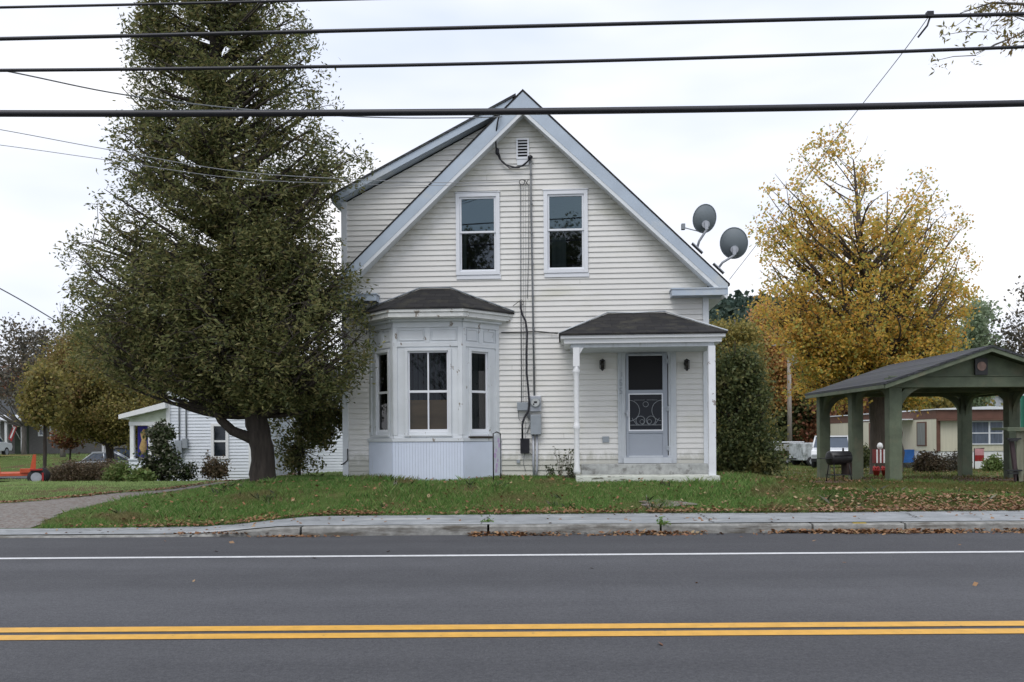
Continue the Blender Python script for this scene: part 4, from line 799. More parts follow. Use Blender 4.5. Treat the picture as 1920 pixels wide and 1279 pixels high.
# ---------------- vehicles ----------------
def wheel(parent, x, y, r_, w_=.22):
    b = MB(); b.tube([(x, y-w_/2, r_), (x, y-w_/2+.03, r_), (x, y+w_/2-.03, r_), (x, y+w_/2, r_)], [r_*.9, r_, r_, r_*.9], 18); t = b.build('wheel', M['tyre'], parent)
    s = -1 if y < 0 else 1; b = MB(); b.disc((x, y+s*w_/2, r_), (0, s, 0), r_*.6, .012, 14); b.build('rim', M['galv'], t)
def car(name, loc, rz, paint, label, cat, kind='sedan'):   # x forward, y across
    root = empty(name, loc, rz, label, cat); hwid = .9 if kind == 'sedan' else .98
    if kind == 'sedan': lower = [(-2.15,.30),(2.15,.30),(2.2,.55),(2.1,.72),(1.0,.86),(-1.9,.90),(-2.2,.75)]; roof = [(1.0,.87),(.35,1.38),(-.9,1.42),(-1.75,.90)]; wr, wx = .32, (1.35, -1.3)
    else: lower = [(-2.7,.48),(2.7,.48),(2.75,.8),(2.65,1.08),(1.35,1.20),(-2.75,1.18),(-2.78,.6)]; roof = [(1.35,1.20),(.75,1.80),(-.45,1.83),(-.75,1.19)]; wr, wx = .40, (1.8, -1.75)
    b = MB(); b.xz(lower, -hwid, hwid)
    if kind != 'sedan': b.v = []; b.f = []; b.sm = []; b.xz([(-.76,.48),(2.7,.48),(2.75,.8),(2.65,1.08),(1.35,1.20),(-.76,1.19)], -hwid, hwid); [b.box(-2.78, -.765, s*hwid-.04, s*hwid+.04, .5, 1.18) for s in (-.96, .96)]; b.box(-2.78, -2.70, -hwid+.1, hwid-.1, .5, 1.18); b.box(-2.7, -.77, -hwid+.1, hwid-.1, .5, .62)
    b.build('body', paint, root, bevel=.06)
    ins = .14; b = MB(); P = [(x, z) for x, z in roof]
    b.add([(P[0][0], -hwid+.03, P[0][1]), (P[1][0], -hwid+ins, P[1][1]), (P[2][0], -hwid+ins, P[2][1]), (P[3][0], -hwid+.03, P[3][1]), (P[0][0], hwid-.03, P[0][1]), (P[1][0], hwid-ins, P[1][1]), (P[2][0], hwid-ins, P[2][1]), (P[3][0], hwid-.03, P[3][1])], [(0,1,2,3),(4,7,6,5),(0,4,5,1),(1,5,6,2),(2,6,7,3)])
    b.build('cabin_glass', M['carglass'], root)
    b = MB(); (x1, z1), (x2, z2) = P[1], P[2]; b.box(x2-.05, x1+.08, -hwid+ins-.03, hwid-ins+.03, z1-.02, z2+.03)
    for s in (-1, 1):
        for (xa, za), (xb_, zb2) in ((P[0], P[1]), (P[2], P[3]), ((x2+(x1-x2)*.45, P[0][1]), (x2+(x1-x2)*.5, z1))):
            ya = s*(hwid-.03) if za < 1.3 and za == min(za, zb2) else s*(hwid-ins); yb_ = s*(hwid-ins) if zb2 > za else s*(hwid-.03)
            b.tube([(xa, ya, za), (xb_, yb_, zb2)], .045, 5)
    b.build('roof', paint, root)
    for x in wx:
        for s in (-1, 1): wheel(root, x, s*(hwid-.1), wr)
    fx = lower[2][0]; fz = lower[2][1]-.02
    b = MB(); b.box(fx-.06, fx+.01, -hwid*.55, hwid*.55, fz-.17, fz+.05); b.build('grille', M['dark'], root); b = MB(); b.box(fx-.12, fx+.03, -hwid, hwid, lower[0][1]-.02, lower[0][1]+.16); b.build('bumper', M['carblack'], root)
    for s in (-1, 1): b = MB(); b.box(fx-.1, fx+.015, s*hwid*.62-.001 if s > 0 else -hwid+.03, hwid-.03 if s > 0 else -hwid*.62, fz-.06, fz+.07); b.build('headlight', M['galv'], root)
    for s in (-1, 1): b = MB(); b.box(lower[-1][0]-.02, lower[-1][0]+.06, s*hwid*.8-.12, s*hwid*.8+.12, .72 if kind == 'sedan' else .9, .86 if kind == 'sedan' else 1.12); b.build('tail_light', M['red'], root)
    return root
def gl(px, Y, dz=0): x = ray(px, 870)[0]*Y; return (x, Y, gzf(x, Y)+dz)
car('pickup_truck', gl(1560, 48), R(-112), M['carwhite'], 'white pickup truck with a dark grille parked on the grass seen from the front', 'pickup truck', 'truck')
car('parked_car', gl(188, 56, .0), R(200), M['carsilver'], 'silver car parked behind the brown brush on the left', 'car')
car('parked_car', gl(246, 60, .0), R(20), M['carblack'], 'dark car half hidden behind the neighbouring porch on the left', 'car')
car('white_pickup', gl(-34, 66, .0), R(95), M['carwhite'], 'white pickup cut by the left edge in front of the grey house', 'pickup truck', 'truck')
ut = empty('utility_trailer', gl(1518, 54), R(8), 'white box trailer parked behind the utility pole', 'trailer')
b = MB(); b.box(-.9, .9, -1, 1, .35, 1.45); b.build('body', pm('dirty white panel', (.5,.53,.56), .6, .2, 3, stain=(.2,.22,.22), st=(.5,.65), ssc=2), ut, bevel=.05); [wheel(ut, x, s*1.0, .3) for x in (-.4, .4) for s in (-1, 1)]
b = MB(); b.tube([(-.9, 0, .45), (-1.9, 0, .45)], .05, 6); b.build('tow_bar', M['dark'], ut)
rs = empty('red_cabinet', gl(1499, 55), 0, 'dark red cabinet beside the utility pole and the white box trailer', 'cabinet'); b = MB(); b.box(-.22, .22, -.2, .2, .45, 1.35); b.build('body', M['redshed'], rs); [MB().box(x-.03, x+.03, y-.03, y+.03, -.05, .45).build('leg', M['dark'], rs) for x in (-.17, .17) for y in (-.15, .15)]
bt = empty('boat_on_trailer', gl(1470, 56), R(4), 'small white boat with a pale canopy left of the utility pole', 'boat')
b = MB(); b.add([(-1.0,-.5,1.35),(1.3,-.5,1.35),(1.9,0,1.4),(1.3,.5,1.35),(-1.0,.5,1.35),(-.9,-.3,.9),(1.2,-.3,.9),(1.6,0,1.0),(1.2,.3,.9),(-.9,.3,.9)], [(0,1,2,3,4),(5,9,8,7,6),(0,5,6,1),(1,6,7,2),(2,7,8,3),(3,8,9,4),(4,9,5,0)]); b.build('hull', M['white'], bt)
b = MB(); b.box(-.9, 1.2, -.4, .4, 1.43, 1.5); b.build('canopy', M['trim'], bt); b = MB(); b.box(-.7, -.62, -.5, .5, .2, .89); b.box(.8, .88, -.5, .5, .2, .89); b.box(-1.2, 2.2, -.04, .04, .3, .38); b.build('trailer_frame', M['dark'], bt); [wheel(bt, 0, s*.6, .26, .16) for s in (-1, 1)]
# orange equipment trailer at the left edge
ot = empty('equipment_trailer', gl(22, 28.5, .0), R(24), 'orange steel equipment trailer cut by the left edge', 'trailer')
k_ = 28.5/1600; X = lambda px: (px-22)*k_
b = MB(); b.box(X(-60), X(60), -.8, -.72, .32, .42); b.box(X(-60), X(60), .72, .8, .32, .42); b.box(X(-55), X(58), -.71, .71, .36, .40); b.box(X(40), X(62), -.84, -.70, .42, .56); b.build('frame', M['orange'], ot, bevel=.01)
for px, lean in ((4, 0), (60, .06)): b = MB(); b.prism([(X(px)-.09, -.8, .42), (X(px)+.09, -.8, .42), (X(px)+.05+lean, -.8, 1.02), (X(px)-.04+lean, -.8, 1.02)], (0, .06, 0)); b.build('upright', M['orange'], ot)
b = MB(); b.box(X(8), X(60), -.80, -.76, .98, 1.02); b.build('top_rail', pm('yellowed rail', (.25,.22,.08), .6), ot)
for s in (-1, 1): wheel(ot, X(67), s*.86, .27, .18)
b = MB(); b.box(X(57), X(77), -1.0, -.76, .50, .545); b.box(X(76), X(79), -.98, -.80, .10, .42); b.build('mudguard', M['red'], ot)
# ---------------- utility pole ----------------
up = empty('utility_pole', gl(1481, 60), 0, 'pale wooden utility pole with a crossarm beyond the house corner', 'utility pole')
b = MB(); b.tube([(0, 0, -.3), (0, 0, 8.7)], [.19, .12], 8); b.build('pole', M['polew'], up); b = MB(); b.box(-1.2, 1.2, -.06, .06, 8.2, 8.32); b.build('crossarm', M['polew'], up)
for x in (-1.1, -.5, .5, 1.1): b = MB(); b.lathe([(.03, 8.321), (.07, 8.36), (.05, 8.46), (.02, 8.5)], x, 0, 8); b.build('insulator', M['greybox'], up)
b = MB(); b.lathe([(.2, 6.9), (.24, 6.95), (.24, 7.6), (.18, 7.68)], .35, 0, 10); b.build('transformer', M['galv'], up)
# ---------------- neighbour's white house ----------------
nY = 27.0; nx0, nx1 = ray(316, 800)[0]*nY, ray(470, 800)[0]*nY; ng = gzf((nx0+nx1)/2, nY)
nb = empty('neighbour_house', ((nx0+nx1)/2, nY, ng), 0, 'white clapboard neighbour house with a side porch behind the dark tree', 'house'); nw = (nx1-nx0)/2
zn = lambda py, Y=nY: ray(390, py)[1]*Y+EYE-ng
M['nsid'] = pm('bluish white siding', (.70,.74,.80), .55, .04, 2)
b = MB(); wn = [(ray(399, 800)[0]*nY-(nx0+nx1)/2, ray(426, 800)[0]*nY-(nx0+nx1)/2, zn(858), zn(797))]
siding(b, .05, 3.9, lambda z: -nw, lambda z: nw, wn, lambda u, v, z: (u, v, z), .1, .016); b.build('front_wall', M['nsid'], nb)
b = MB(); siding(b, .05, 3.9, lambda z: 0, lambda z: 8, [], lambda u, v, z: (-nw+v, u, z), .1, .016); b.build('side_wall', M['nsid'], nb)
b = MB(); siding(b, .05, 3.9, lambda z: 0, lambda z: 8, [], lambda u, v, z: (nw-v, u, z), .1, .016); b.build('side_wall', M['nsid'], nb)
b = MB(); b.xz([(-nw-.3, 3.9), (nw+.3, 3.9), (0, 5.1)], -.3, 8.3); b.build('roof', M['roofdk'], nb); b = MB(); b.box(-nw, nw, .03, .2, -.5, .04); b.build('foundation', M['stone'], nb)
for s in (-1, 1): b = MB(); b.box(s*nw-.06, s*nw+.06, -.04, .05, .05, 3.88); b.build('corner_board', M['white'], nb)
u0, u1, z0, z1 = wn[0]; b = MB(); ring(b, u0-.05, u1+.05, z0-.05, z1+.05, .09, -.05, .03); b.box(u0+.04, u1-.04, -.02, .02, (z0+z1)/2-.03, (z0+z1)/2+.03); fr = b.build('window', M['white'], nb)
b = MB(); b.quad((u0, .01, z0), (u1, .01, z0), (u1, .01, z1), (u0, .01, z1)); b.build('pane', pm('dark pane', (.015,.02,.026), .1, .1, 3), fr)
for px, y0, y1, w_ in ((337, 826, 858, .22), (349, 822, 840, .15), (325, 830, 848, .12)): u = ray(px, 800)[0]*nY-(nx0+nx1)/2; b = MB(); b.box(u-w_/2, u+w_/2, -.15, -.02, zn(y1), zn(y0)); b.build('meter_box', M['greybox'], nb)
for px in (337, 350): u = ray(px, 800)[0]*nY-(nx0+nx1)/2; b = MB(); b.tube([(u, -.05, zn(826)), (u, -.05, 3.7)], .02, 6); b.build('conduit', M['cable'], nb)
pxu = lambda px, Y=nY: ray(px, 800)[0]*Y-(nx0+nx1)/2
b = MB(); b.xz([(pxu(316), zn(754)), (pxu(229), zn(777)), (pxu(229), zn(785)), (pxu(316), zn(765))], -.25, 4); b.build('porch_roof', M['white'], nb)
b = MB(); b.xz([(pxu(312), zn(766)), (pxu(243), zn(782)), (pxu(243), zn(790)), (pxu(312), zn(790))], -.02, .03); b.build('porch_gable', pm('pale green board', (.5,.55,.45), .7), nb); b = MB(); b.box(pxu(243), pxu(312), -.05, .08, zn(797), zn(790)-.004); b.build('porch_beam', M['white'], nb)
for px in (248, 282): b = MB(); b.box(pxu(px)-.06, pxu(px)+.06, -.04, .07, -.05, zn(797)-.002); b.build('porch_post', M['white'], nb)
b = MB(); siding(b, -.02, .72, lambda z: pxu(243), lambda z: pxu(312), [], lambda u, v, z: (u, v-.06, z), .1, .016); b.box(pxu(242), pxu(312), -.1, .05, .72, .76); b.box(pxu(243), pxu(312), -.06, 3.5, -.3, .15); b.build('porch_wall', M['nsid'], nb)
bn = empty('hanging_banner', (pxu(265)+(nx0+nx1)/2, nY+.35, ng+zn(857)), 0, 'violet banner with a golden figure hanging in the neighbouring porch', 'banner'); b = MB(); hgt = zn(798)-zn(857); b.box(-.27, .24, 0, .02, 0, hgt); cl = b.build('cloth', M['purple'], bn)
b = MB(); b.tube([(-.08, -.01, .1), (-.09, -.01, .3), (-.06, -.01, .55), (-.08, -.01, .75), (-.05, -.01, .9)], [.05, .12, .08, .09, .03], 7); b.build('golden_figure', M['gold'], cl)
# white outbuilding glimpsed right of the trunk
wY = 30; wx0, wx1 = ray(517, 800)[0]*wY, ray(660, 800)[0]*wY; wg = gzf(-5.5, wY); wb = empty('white_garage', ((wx0+wx1)/2, wY, wg), 0, 'white sided garage glimpsed between the tree trunk and the house', 'garage'); ww = (wx1-wx0)/2
b = MB(); siding(b, .02, 3.0, lambda z: -ww, lambda z: ww, [], lambda u, v, z: (u, v, z), .1, .016); b.build('front_wall', M['nsid'], wb)
b = MB(); b.box(-ww+.01, ww-.01, .02, 6, -.4, 3.0); b.build('side_wall', M['nsid'], wb); b = MB(); b.xz([(-ww-.25, 3.0), (ww+.25, 3.0), (0, 4.1)], -.25, 6.2); b.build('roof', M['roofdk'], wb); b = MB(); b.box(-ww-.02, -ww+.1, -.05, -.02, .02, 2.99); b.build('corner_board', M['white'], wb)
# ---------------- far grey house on the left ----------------
fY = 74; fx0, fx1 = ray(-60, 800)[0]*fY, ray(215, 800)[0]*fY; fg = gzf(fx0+5, fY); fc_ = (fx0+fx1)/2; fh = empty('grey_house', (fc_, fY, fg), 0, 'low grey shingled house with white windows beyond the side street', 'house'); fw = (fx1-fx0)/2
zf = lambda py: ray(90, py)[1]*fY+EYE-fg; fu = lambda px: ray(px, 800)[0]*fY-fc_
b = MB(); b.box(-fw, fw, 0, 7, -.6, zf(787)); b.build('wall', M['greyhouse'], fh); b = MB(); b.prism([(-fw-.4, -.5, zf(787)), (-fw-.4, 7.5, zf(787)), (-fw-.4, 3.5, zf(787)+2.2)], (2*fw+.8, 0, 0)); b.build('roof', M['roofdk'], fh)
for px0, px1, y0, y1 in ((72, 84, 797, 818), (94, 112, 795, 824), (114, 122, 795, 815)): b = MB(); ring(b, fu(px0), fu(px1), zf(y1), zf(y0), .14, -.08, -.001); fr = b.build('window', M['white'], fh); b = MB(); b.box(fu(px0)+.14, fu(px1)-.14, -.03, -.002, zf(y1)+.14, zf(y0)-.14); b.build('pane', M['carglass'], fr)
b = MB(); b.box(fu(28), fu(54), -.05, -.001, -.3, zf(797)); b.build('door_recess', M['greendk'], fh)
for px in (12, 26, 56): b = MB(); b.box(fu(px)-.1, fu(px)+.1, -1.2, -1.0, -.6, zf(790)); b.build('porch_post', M['white'], fh)
for px in (196, 202): b = MB(); b.box(fu(px)-.1, fu(px)+.1, -.3, -.1, -.6, zf(805)); b.build('porch_post', M['white'], fh)
b = MB(); b.prism([(fu(-10), -1.4, zf(790)), (fu(58), -1.4, zf(790)), (fu(58), 0, zf(780)), (fu(-10), 0, zf(780))], (0, 0, .12)); b.build('porch_roof', M['trim'], fh)
ff = empty('house_flag', (fc_+fu(45), fY-1.5, fg), 0, 'red and white striped flag hanging at the grey house door', 'flag'); b = MB(); b.tube([(.3, .4, 1.2), (-.1, -.1, zf(797))], .03, 5); b.build('pole', M['white'], ff)
b = MB(); b.prism([(-.05, 0, zf(798)), (.25, 0, zf(801)), (-.2, 0, zf(828)), (-.5, 0, zf(822))], (0, .03, 0)); fc2 = b.build('cloth', M['red'], ff); b = MB(); b.prism([(.05, -.01, zf(800)), (.15, -.01, zf(801)), (-.25, -.01, zf(822)), (-.35, -.01, zf(820))], (0, .008, 0)); b.build('white_stripe', M['white'], fc2)
# ---------------- buildings on the right beyond the pavilion ----------------
rY = 34; rx = ray(1893, 770)[0]*rY; rg_ = gzf(rx+2, rY); rh = empty('green_shuttered_house', (rx+3*math.cos(R(30)), rY-3*math.sin(R(30)), rg_), -R(30), 'white house with green metal sheet cut by the right edge', 'house'); zr = lambda py: ray(1905, py)[1]*(rY-.3)+EYE-rg_; ru = lambda px: -3+(ray(px, 770)[0]-ray(1893, 770)[0])*rY*.82
b = MB(); siding(b, 0, 3.5, lambda z: -3, lambda z: 3, [(ru(1900), ru(1911), zr(786), zr(745))], lambda u, v, z: (u, v, z), .1, .016); b.box(-3, 3, .02, 5, -.4, 3.5); b.build('wall', M['nsid'], rh); b = MB(); b.xz([(-3.3, 3.5), (3.3, 3.5), (0, 4.6)], -.3, 5.2); b.build('roof', M['roofdk'], rh)
b = MB(); ring(b, ru(1899), ru(1913), zr(787), zr(743), .06, -.06, .01); b.box(ru(1900), ru(1911), -.05, .0, zr(768), zr(765)); fr = b.build('window', M['white'], rh); b = MB(); b.box(ru(1901), ru(1911), -.02, .015, zr(785), zr(745)); b.build('pane', M['carglass'], fr)
b = MB(); [b.box(ru(1914)+k*.12, ru(1914)+k*.12+.07, -.12, -.03, 0, zr(742)) for k in range(6)]; b.box(ru(1914), ru(1914)+.72, -.08, -.02, 0, zr(742)); b.build('metal_sheet', M['tin'], rh)
gY = 95; gx_ = ray(1866, 750)[0]*gY; gg = empty('distant_house', (gx_, gY, gzf(gx_, gY)), 0, 'distant pale grey gable seen under the pavilion roof', 'house'); b = MB(); zg_ = lambda py: ray(1866, py)[1]*gY+EYE-gzf(gx_, gY)
b.box(-2.2, 2.2, 0, 7, -.5, zg_(765)); b.xz([(-2.2, zg_(765)), (2.2, zg_(765)), (0, zg_(738))], 0, 7); b.build('wall', pm('pale grey wall', (.36,.38,.42), .7), gg); b = MB()
for s in (-1, 1): b.xz([(0, zg_(736)+.1), (s*2.5, zg_(768)), (s*2.5, zg_(768)-.15), (0, zg_(736)-.1)], -.3, 7.2)
b.build('roof', M['roofdk'], gg)
# ---------------- trees, shrubs, grass, fallen leaves ----------------
def vnoise(P, seed, f):      # cheap smooth pseudo-noise in [-1,1]
    a = np.random.RandomState(seed).uniform(-1, 1, (6, 3)); ph = np.random.RandomState(seed+9).uniform(0, 6.28, 6)
    return sum(np.sin(P@(a[i]*f*(1+.5*i))+ph[i])/(1+.4*i) for i in range(6))/2.6
def leaves(cen, n_per, sig, L_, W_, rng, up=0.0, flat=1.0, name='crown', m=None, parent=None, droop=0.0):
    n = len(cen)*n_per; c = np.repeat(cen, n_per, 0)+rng.randn(n, 3)*np.array([sig, sig, sig*flat])
    d = rng.randn(n, 3); d[:, 2] = d[:, 2]*(1-up)+up*rng.uniform(-1.4, 1.4, n)-droop; d /= np.linalg.norm(d, axis=1)[:, None]
    q = rng.randn(n, 3); w_ = np.cross(d, q); w_ /= np.linalg.norm(w_, axis=1)[:, None]+1e-9
    s = rng.uniform(.6, 1.3, n)[:, None]; a, b_ = d*L_*.5*s, w_*W_*.5*s
    V = np.stack([c-a, c+b_-a*.1, c+a, c-b_-a*.1], 1).reshape(-1, 3)
    return arr_mesh(name, V, np.arange(n*4).reshape(-1, 4), m, parent)
def plant(name, cat, label, Y, outline, trunk, leaf_m, bark_m, seed, limbs=60, per=60, clusters=6, sig=.22, L_=.1, W_=.05, rise=.5, dfac=.85, thr=-.35, up=0.0, flat=.8, droop=0.0,
          group=None, extra=(), twig=.012, limb_r=.07, tmin=.25, sink=0.15, zdens=None, trunk_z0=None, x0=None, nf=1.0, spread=.22, ymin=None, tol=.04, cmin=.4, thr_top=None, bend=.07):
    """outline: (py, px left, px right) rows of the crown; trunk: (px, py, radius) rows, from the ground up"""
    rng = np.random.RandomState(seed); bx = ray(trunk[0][0], trunk[0][1])[0]*Y; g = gzf(bx, Y); root = empty(name, (bx, Y, g), 0, label, cat, group)
    org = np.array([bx, Y, g]); TP = [np.array(at(px, py, Y))-org for px, py, r_ in trunk]; TR = [r_ for *_, r_ in trunk]
    tz = np.array([p[2] for p in TP]); tx = np.array([p[0] for p in TP]); tr = np.array(TR)
    o_ = sorted([(at(py=py, px=(a+c)/2, Y=Y)[2]-g, at(a, py, Y)[0]-bx, at(c, py, Y)[0]-bx) for py, a, c in outline]); oz, oa, oc = map(np.array, zip(*o_))
    b = MB(); pts = [Vector(p) for p in TP]; pts[0].z = -.3
    dense, dr = [], []
    for i in range(len(pts)-1):
        for k in range(4): t = k/4; p = pts[i].lerp(pts[i+1], t); dense.append(p+Vector((rng.uniform(-1, 1), rng.uniform(-1, 1), 0))*TR[i]*.08*(i+k > 0)); dr.append((TR[i]*(1-t)+TR[i+1]*t)*(1+.06*rng.uniform(-1, 1)))
    dense.append(pts[-1]); dr.append(TR[-1]); dr[0] *= 1.35; b.tube(dense, dr, 12 if TR[0] > .1 else 6)
    for e in extra:   # explicit limbs (px, py, radius, depth offset)
        b.tube([Vector(np.array(at(px, py, Y+dy))-org) for px, py, r_, dy in e], [q[2] for q in e], 8)
    b.build('trunk', bark_m, root)
    tb = MB(); cen = []
    wts = (oc-oa); zs = np.linspace(oz[0], oz[-1], 200); pw = np.interp(zs, oz, wts)+.05; 
    if zdens: pw = pw*np.interp((zs-zs[0])/(zs[-1]-zs[0]), *zdens)
    pw /= pw.sum()
    for i in range(limbs):
        z = rng.choice(zs, p=pw); a, c = np.interp(z, oz, oa), np.interp(z, oz, oc); ax = np.interp(z, tz, tx); mid = min(max(ax, a+.25*(c-a)), c-.25*(c-a))
        az = rng.uniform(0, 2*math.pi); rx_ = (c-mid) if math.cos(az) > 0 else (mid-a); ry_ = (c-a)/2*dfac; k = rng.uniform(.78, 1.0)
        tip = np.array([mid+rx_*math.cos(az)*k, ry_*math.sin(az)*k, z]); ff = Y/(Y+tip[1]); tip[0] = (tip[0]+bx)/ff-bx; tip[2] = (z+g-EYE)/ff+EYE-g; rad = math.hypot(tip[0]-ax, tip[1])
        z0 = max(z-rise*rad*rng.uniform(.7, 1.3), tz[1] if trunk_z0 is None else trunk_z0); z0 = min(z0, tz[-1]); st = np.array([np.interp(z0, tz, tx), 0, z0])
        cp = st*.45+tip*.55+np.array([0, 0, -sink*rad])+rng.randn(3)*bend*rad; r0 = min(np.interp(z0, tz, tr)*.45, limb_r*(.35+rad/3)); 
        ts = np.linspace(0, 1, 8)[:, None]; P = (1-ts)**2*st+2*ts*(1-ts)*cp+ts**2*tip
        tb.tube([Vector(p) for p in P], [max(r0*(1-.9*t), twig*.6) for t in ts[:, 0]], 5, False)
        m_ = max(2, int(clusters*(cmin+rad/max(.3, wts.max()/2))))
        for j in range(m_):
            t = rng.uniform(tmin, 1)**.8; p = (1-t)**2*st+2*t*(1-t)*cp+t*t*tip; q = p+rng.randn(3)*spread*rad*(.35+.65*t)*np.array([1, 1, .7])
            ff = Y/(Y+q[1]); xq = (q[0]+bx)*ff-bx; zq = (q[2]+g-EYE)*ff+EYE-g; za, zc = np.interp(zq, oz, oa), np.interp(zq, oz, oc)
            if xq < za-tol*(zc-za) or xq > zc+tol*(zc-za) or zq < oz[0]-.1 or zq > oz[-1]+.1: continue
            th_ = thr if thr_top is None else thr+(thr_top-thr)*min(1, max(0, ((q[2]-oz[0])/(oz[-1]-oz[0])-.20)/.18))
            if vnoise(q[None]*nf, seed, 2.2/max(.5, sig*3))[0] < th_: continue
            cen.append(q); tb.tube([Vector(p), Vector((p+q)/2+rng.randn(3)*.03), Vector(q)], [twig, twig*.8, twig*.4], 3, False)
    tb.build('branches', bark_m, root)
    if cen and per: leaves(np.array(cen), per, sig, L_, W_, rng, up, flat, 'crown', leaf_m, root, droop)
    return root
LM = {}
LM['cedar'] = leafmat('cedar spray', [(.06,.078,.03), (.11,.13,.048), (.165,.18,.065), (.26,.25,.10), (.19,.155,.065)], .45, ((.28,.095,.04), .9, .70, .76))
LM['maple'] = leafmat('yellow maple leaf', [(.52,.42,.08), (.74,.48,.09), (.82,.50,.12), (.50,.46,.12), (.32,.38,.12), (.76,.38,.11)], .55, ((.78,.42,.16), .25, .60, .74))
LM['orange'] = leafmat('orange leaf', [(.56,.28,.11), (.62,.40,.13), (.44,.34,.12), (.56,.24,.12), (.34,.30,.11)], .5)
LM['ochre'] = leafmat('ochre leaf', [(.26,.21,.06), (.36,.28,.08), (.22,.20,.06), (.16,.17,.055)], .4)
LM['olive'] = leafmat('olive leaf', [(.16,.155,.045), (.25,.22,.065), (.33,.27,.08), (.12,.13,.045), (.28,.19,.075)], .45, ((.30,.17,.08), .5, .58, .7))
LM['evergreen'] = leafmat('dark evergreen leaf', [(.05,.07,.03), (.085,.11,.042), (.13,.155,.058), (.20,.19,.07)], .35, ((.28,.23,.08), 1.0, .58, .70))
LM['pale'] = leafmat('pale green leaf', [(.20,.27,.16), (.28,.35,.22), (.32,.38,.24), (.16,.21,.12)], .4)
LM['dry'] = leafmat('dry brown leaf', [(.08,.06,.04), (.13,.09,.055), (.09,.08,.045), (.17,.11,.065)], .25)
LM['russet'] = leafmat('russet leaf', [(.17,.06,.035), (.25,.10,.05), (.12,.065,.035), (.20,.12,.05)], .35)
LM['grey'] = leafmat('grey sparse leaf', [(.10,.10,.085), (.14,.13,.10), (.08,.07,.05), (.16,.12,.07)], .25)
LM['shrub'] = leafmat('hydrangea leaf', [(.030,.048,.016), (.05,.075,.024), (.02,.03,.012), (.08,.09,.04), (.28,.27,.22)], .25)
LM['fern'] = leafmat('fern leaf', [(.12,.19,.05), (.17,.24,.07), (.10,.14,.04), (.24,.24,.09)], .35)
B1, B2 = M['bark'], M['barkg']
cedar_out = [(-340,370,440),(-220,320,490),(-100,275,530),(0,235,568),(60,222,592),(130,222,620),(200,210,632),(235,204,640),(262,200,690),(300,204,702),(335,196,696),(352,190,655),(380,180,632),(405,172,628),(432,150,628),(455,122,632),(480,112,640),(500,114,668),(520,116,678),(560,116,692),(600,112,696),(640,120,700),(672,140,696),(695,165,690),(712,220,680),(728,330,660),(745,400,640)]
plant('cedar_tree', 'tree', 'tall dark cedar tree with a leaning trunk beside the white house', 16.0, cedar_out,
      [(497,898,.25),(490,840,.225),(483,795,.21),(472,750,.195),(460,700,.185),(448,620,.165),(436,520,.155),(426,420,.14),(414,250,.12),(404,80,.10),(396,-100,.07),(392,-320,.02)],
      LM['cedar'], B1, 11, limbs=430, per=42, clusters=14, sig=.095, L_=.095, W_=.032, rise=.55, dfac=.62, thr=-.26, thr_top=.06, nf=1.35, bend=.11, tol=.0, cmin=.75, up=.5, flat=1.25, twig=.009, limb_r=.06, tmin=.22, spread=.17, sink=.1, zdens=([0,.12,.35,.5,.75,1],[1.7,1.9,1.5,1.45,1.5,1.4]), trunk_z0=1.25,
      extra=[[(488,832,.10,0),(462,818,.10,-.1),(436,808,.09,-.15),(415,788,.08,-.2),(398,755,.07,-.3),(381,708,.05,-.4),(350,650,.03,-.6)],[(486,790,.09,0),(462,740,.075,.2),(452,690,.06,.3)],[(480,700,.10,0),(520,650,.07,-.3),(560,590,.05,-.6),(600,540,.03,-.8)],[(470,680,.09,0),(410,620,.06,-.4),(330,560,.04,-.8),(250,500,.02,-1)]])
plant('low_cedar_boughs', 'shrub', 'dark leafy shrub with thin stems right of the cedar trunk', 17.4, [(700,500,690),(740,490,668),(770,505,655),(800,515,645),(825,520,632),(850,520,615),(885,522,602)], [(560,892,.035),(562,840,.03),(572,730,.012)], LM['cedar'], B1, 12, limbs=80, per=34, clusters=8, sig=.10, L_=.08, W_=.045, rise=1.0, thr=-.15, up=.3, dfac=.5, limb_r=.02, twig=.005)
plant('maple_tree', 'tree', 'large yellow and orange maple tree behind the pavilion', 30.0, [(228,1552,1598),(255,1512,1640),(285,1480,1664),(318,1450,1700),(335,1432,1780),(375,1420,1796),(430,1414,1812),(490,1416,1832),(545,1424,1818),(600,1420,1814),(640,1440,1806),(665,1488,1800),(700,1492,1790),(735,1470,1760),(765,1520,1720)],
      [(1664,890,.60),(1662,830,.52),(1655,760,.48),(1640,650,.32),(1625,560,.20),(1612,430,.09),(1600,300,.02)], LM['maple'], M['barkm'], 21, limbs=300, per=34, clusters=13, sig=.17, tol=.01, L_=.11, W_=.08, rise=1.0, dfac=.65, thr=-.22, thr_top=.10, nf=1.7, bend=.2, flat=.8, twig=.007, limb_r=.05, tmin=.3, trunk_z0=3.9, zdens=([0,.2,.5,.72,1],[1.6,1.7,1.3,.75,.45]), spread=.16, droop=.1,
      extra=[[(1650,690,.20,0),(1690,620,.12,.3),(1715,520,.06,.4),(1745,400,.015,.5)],[(1645,680,.18,0),(1595,600,.10,-.4),(1550,500,.05,-.6),(1500,390,.012,-.8)],[(1640,660,.16,0),(1662,500,.07,.2),(1664,360,.015,.3)]])
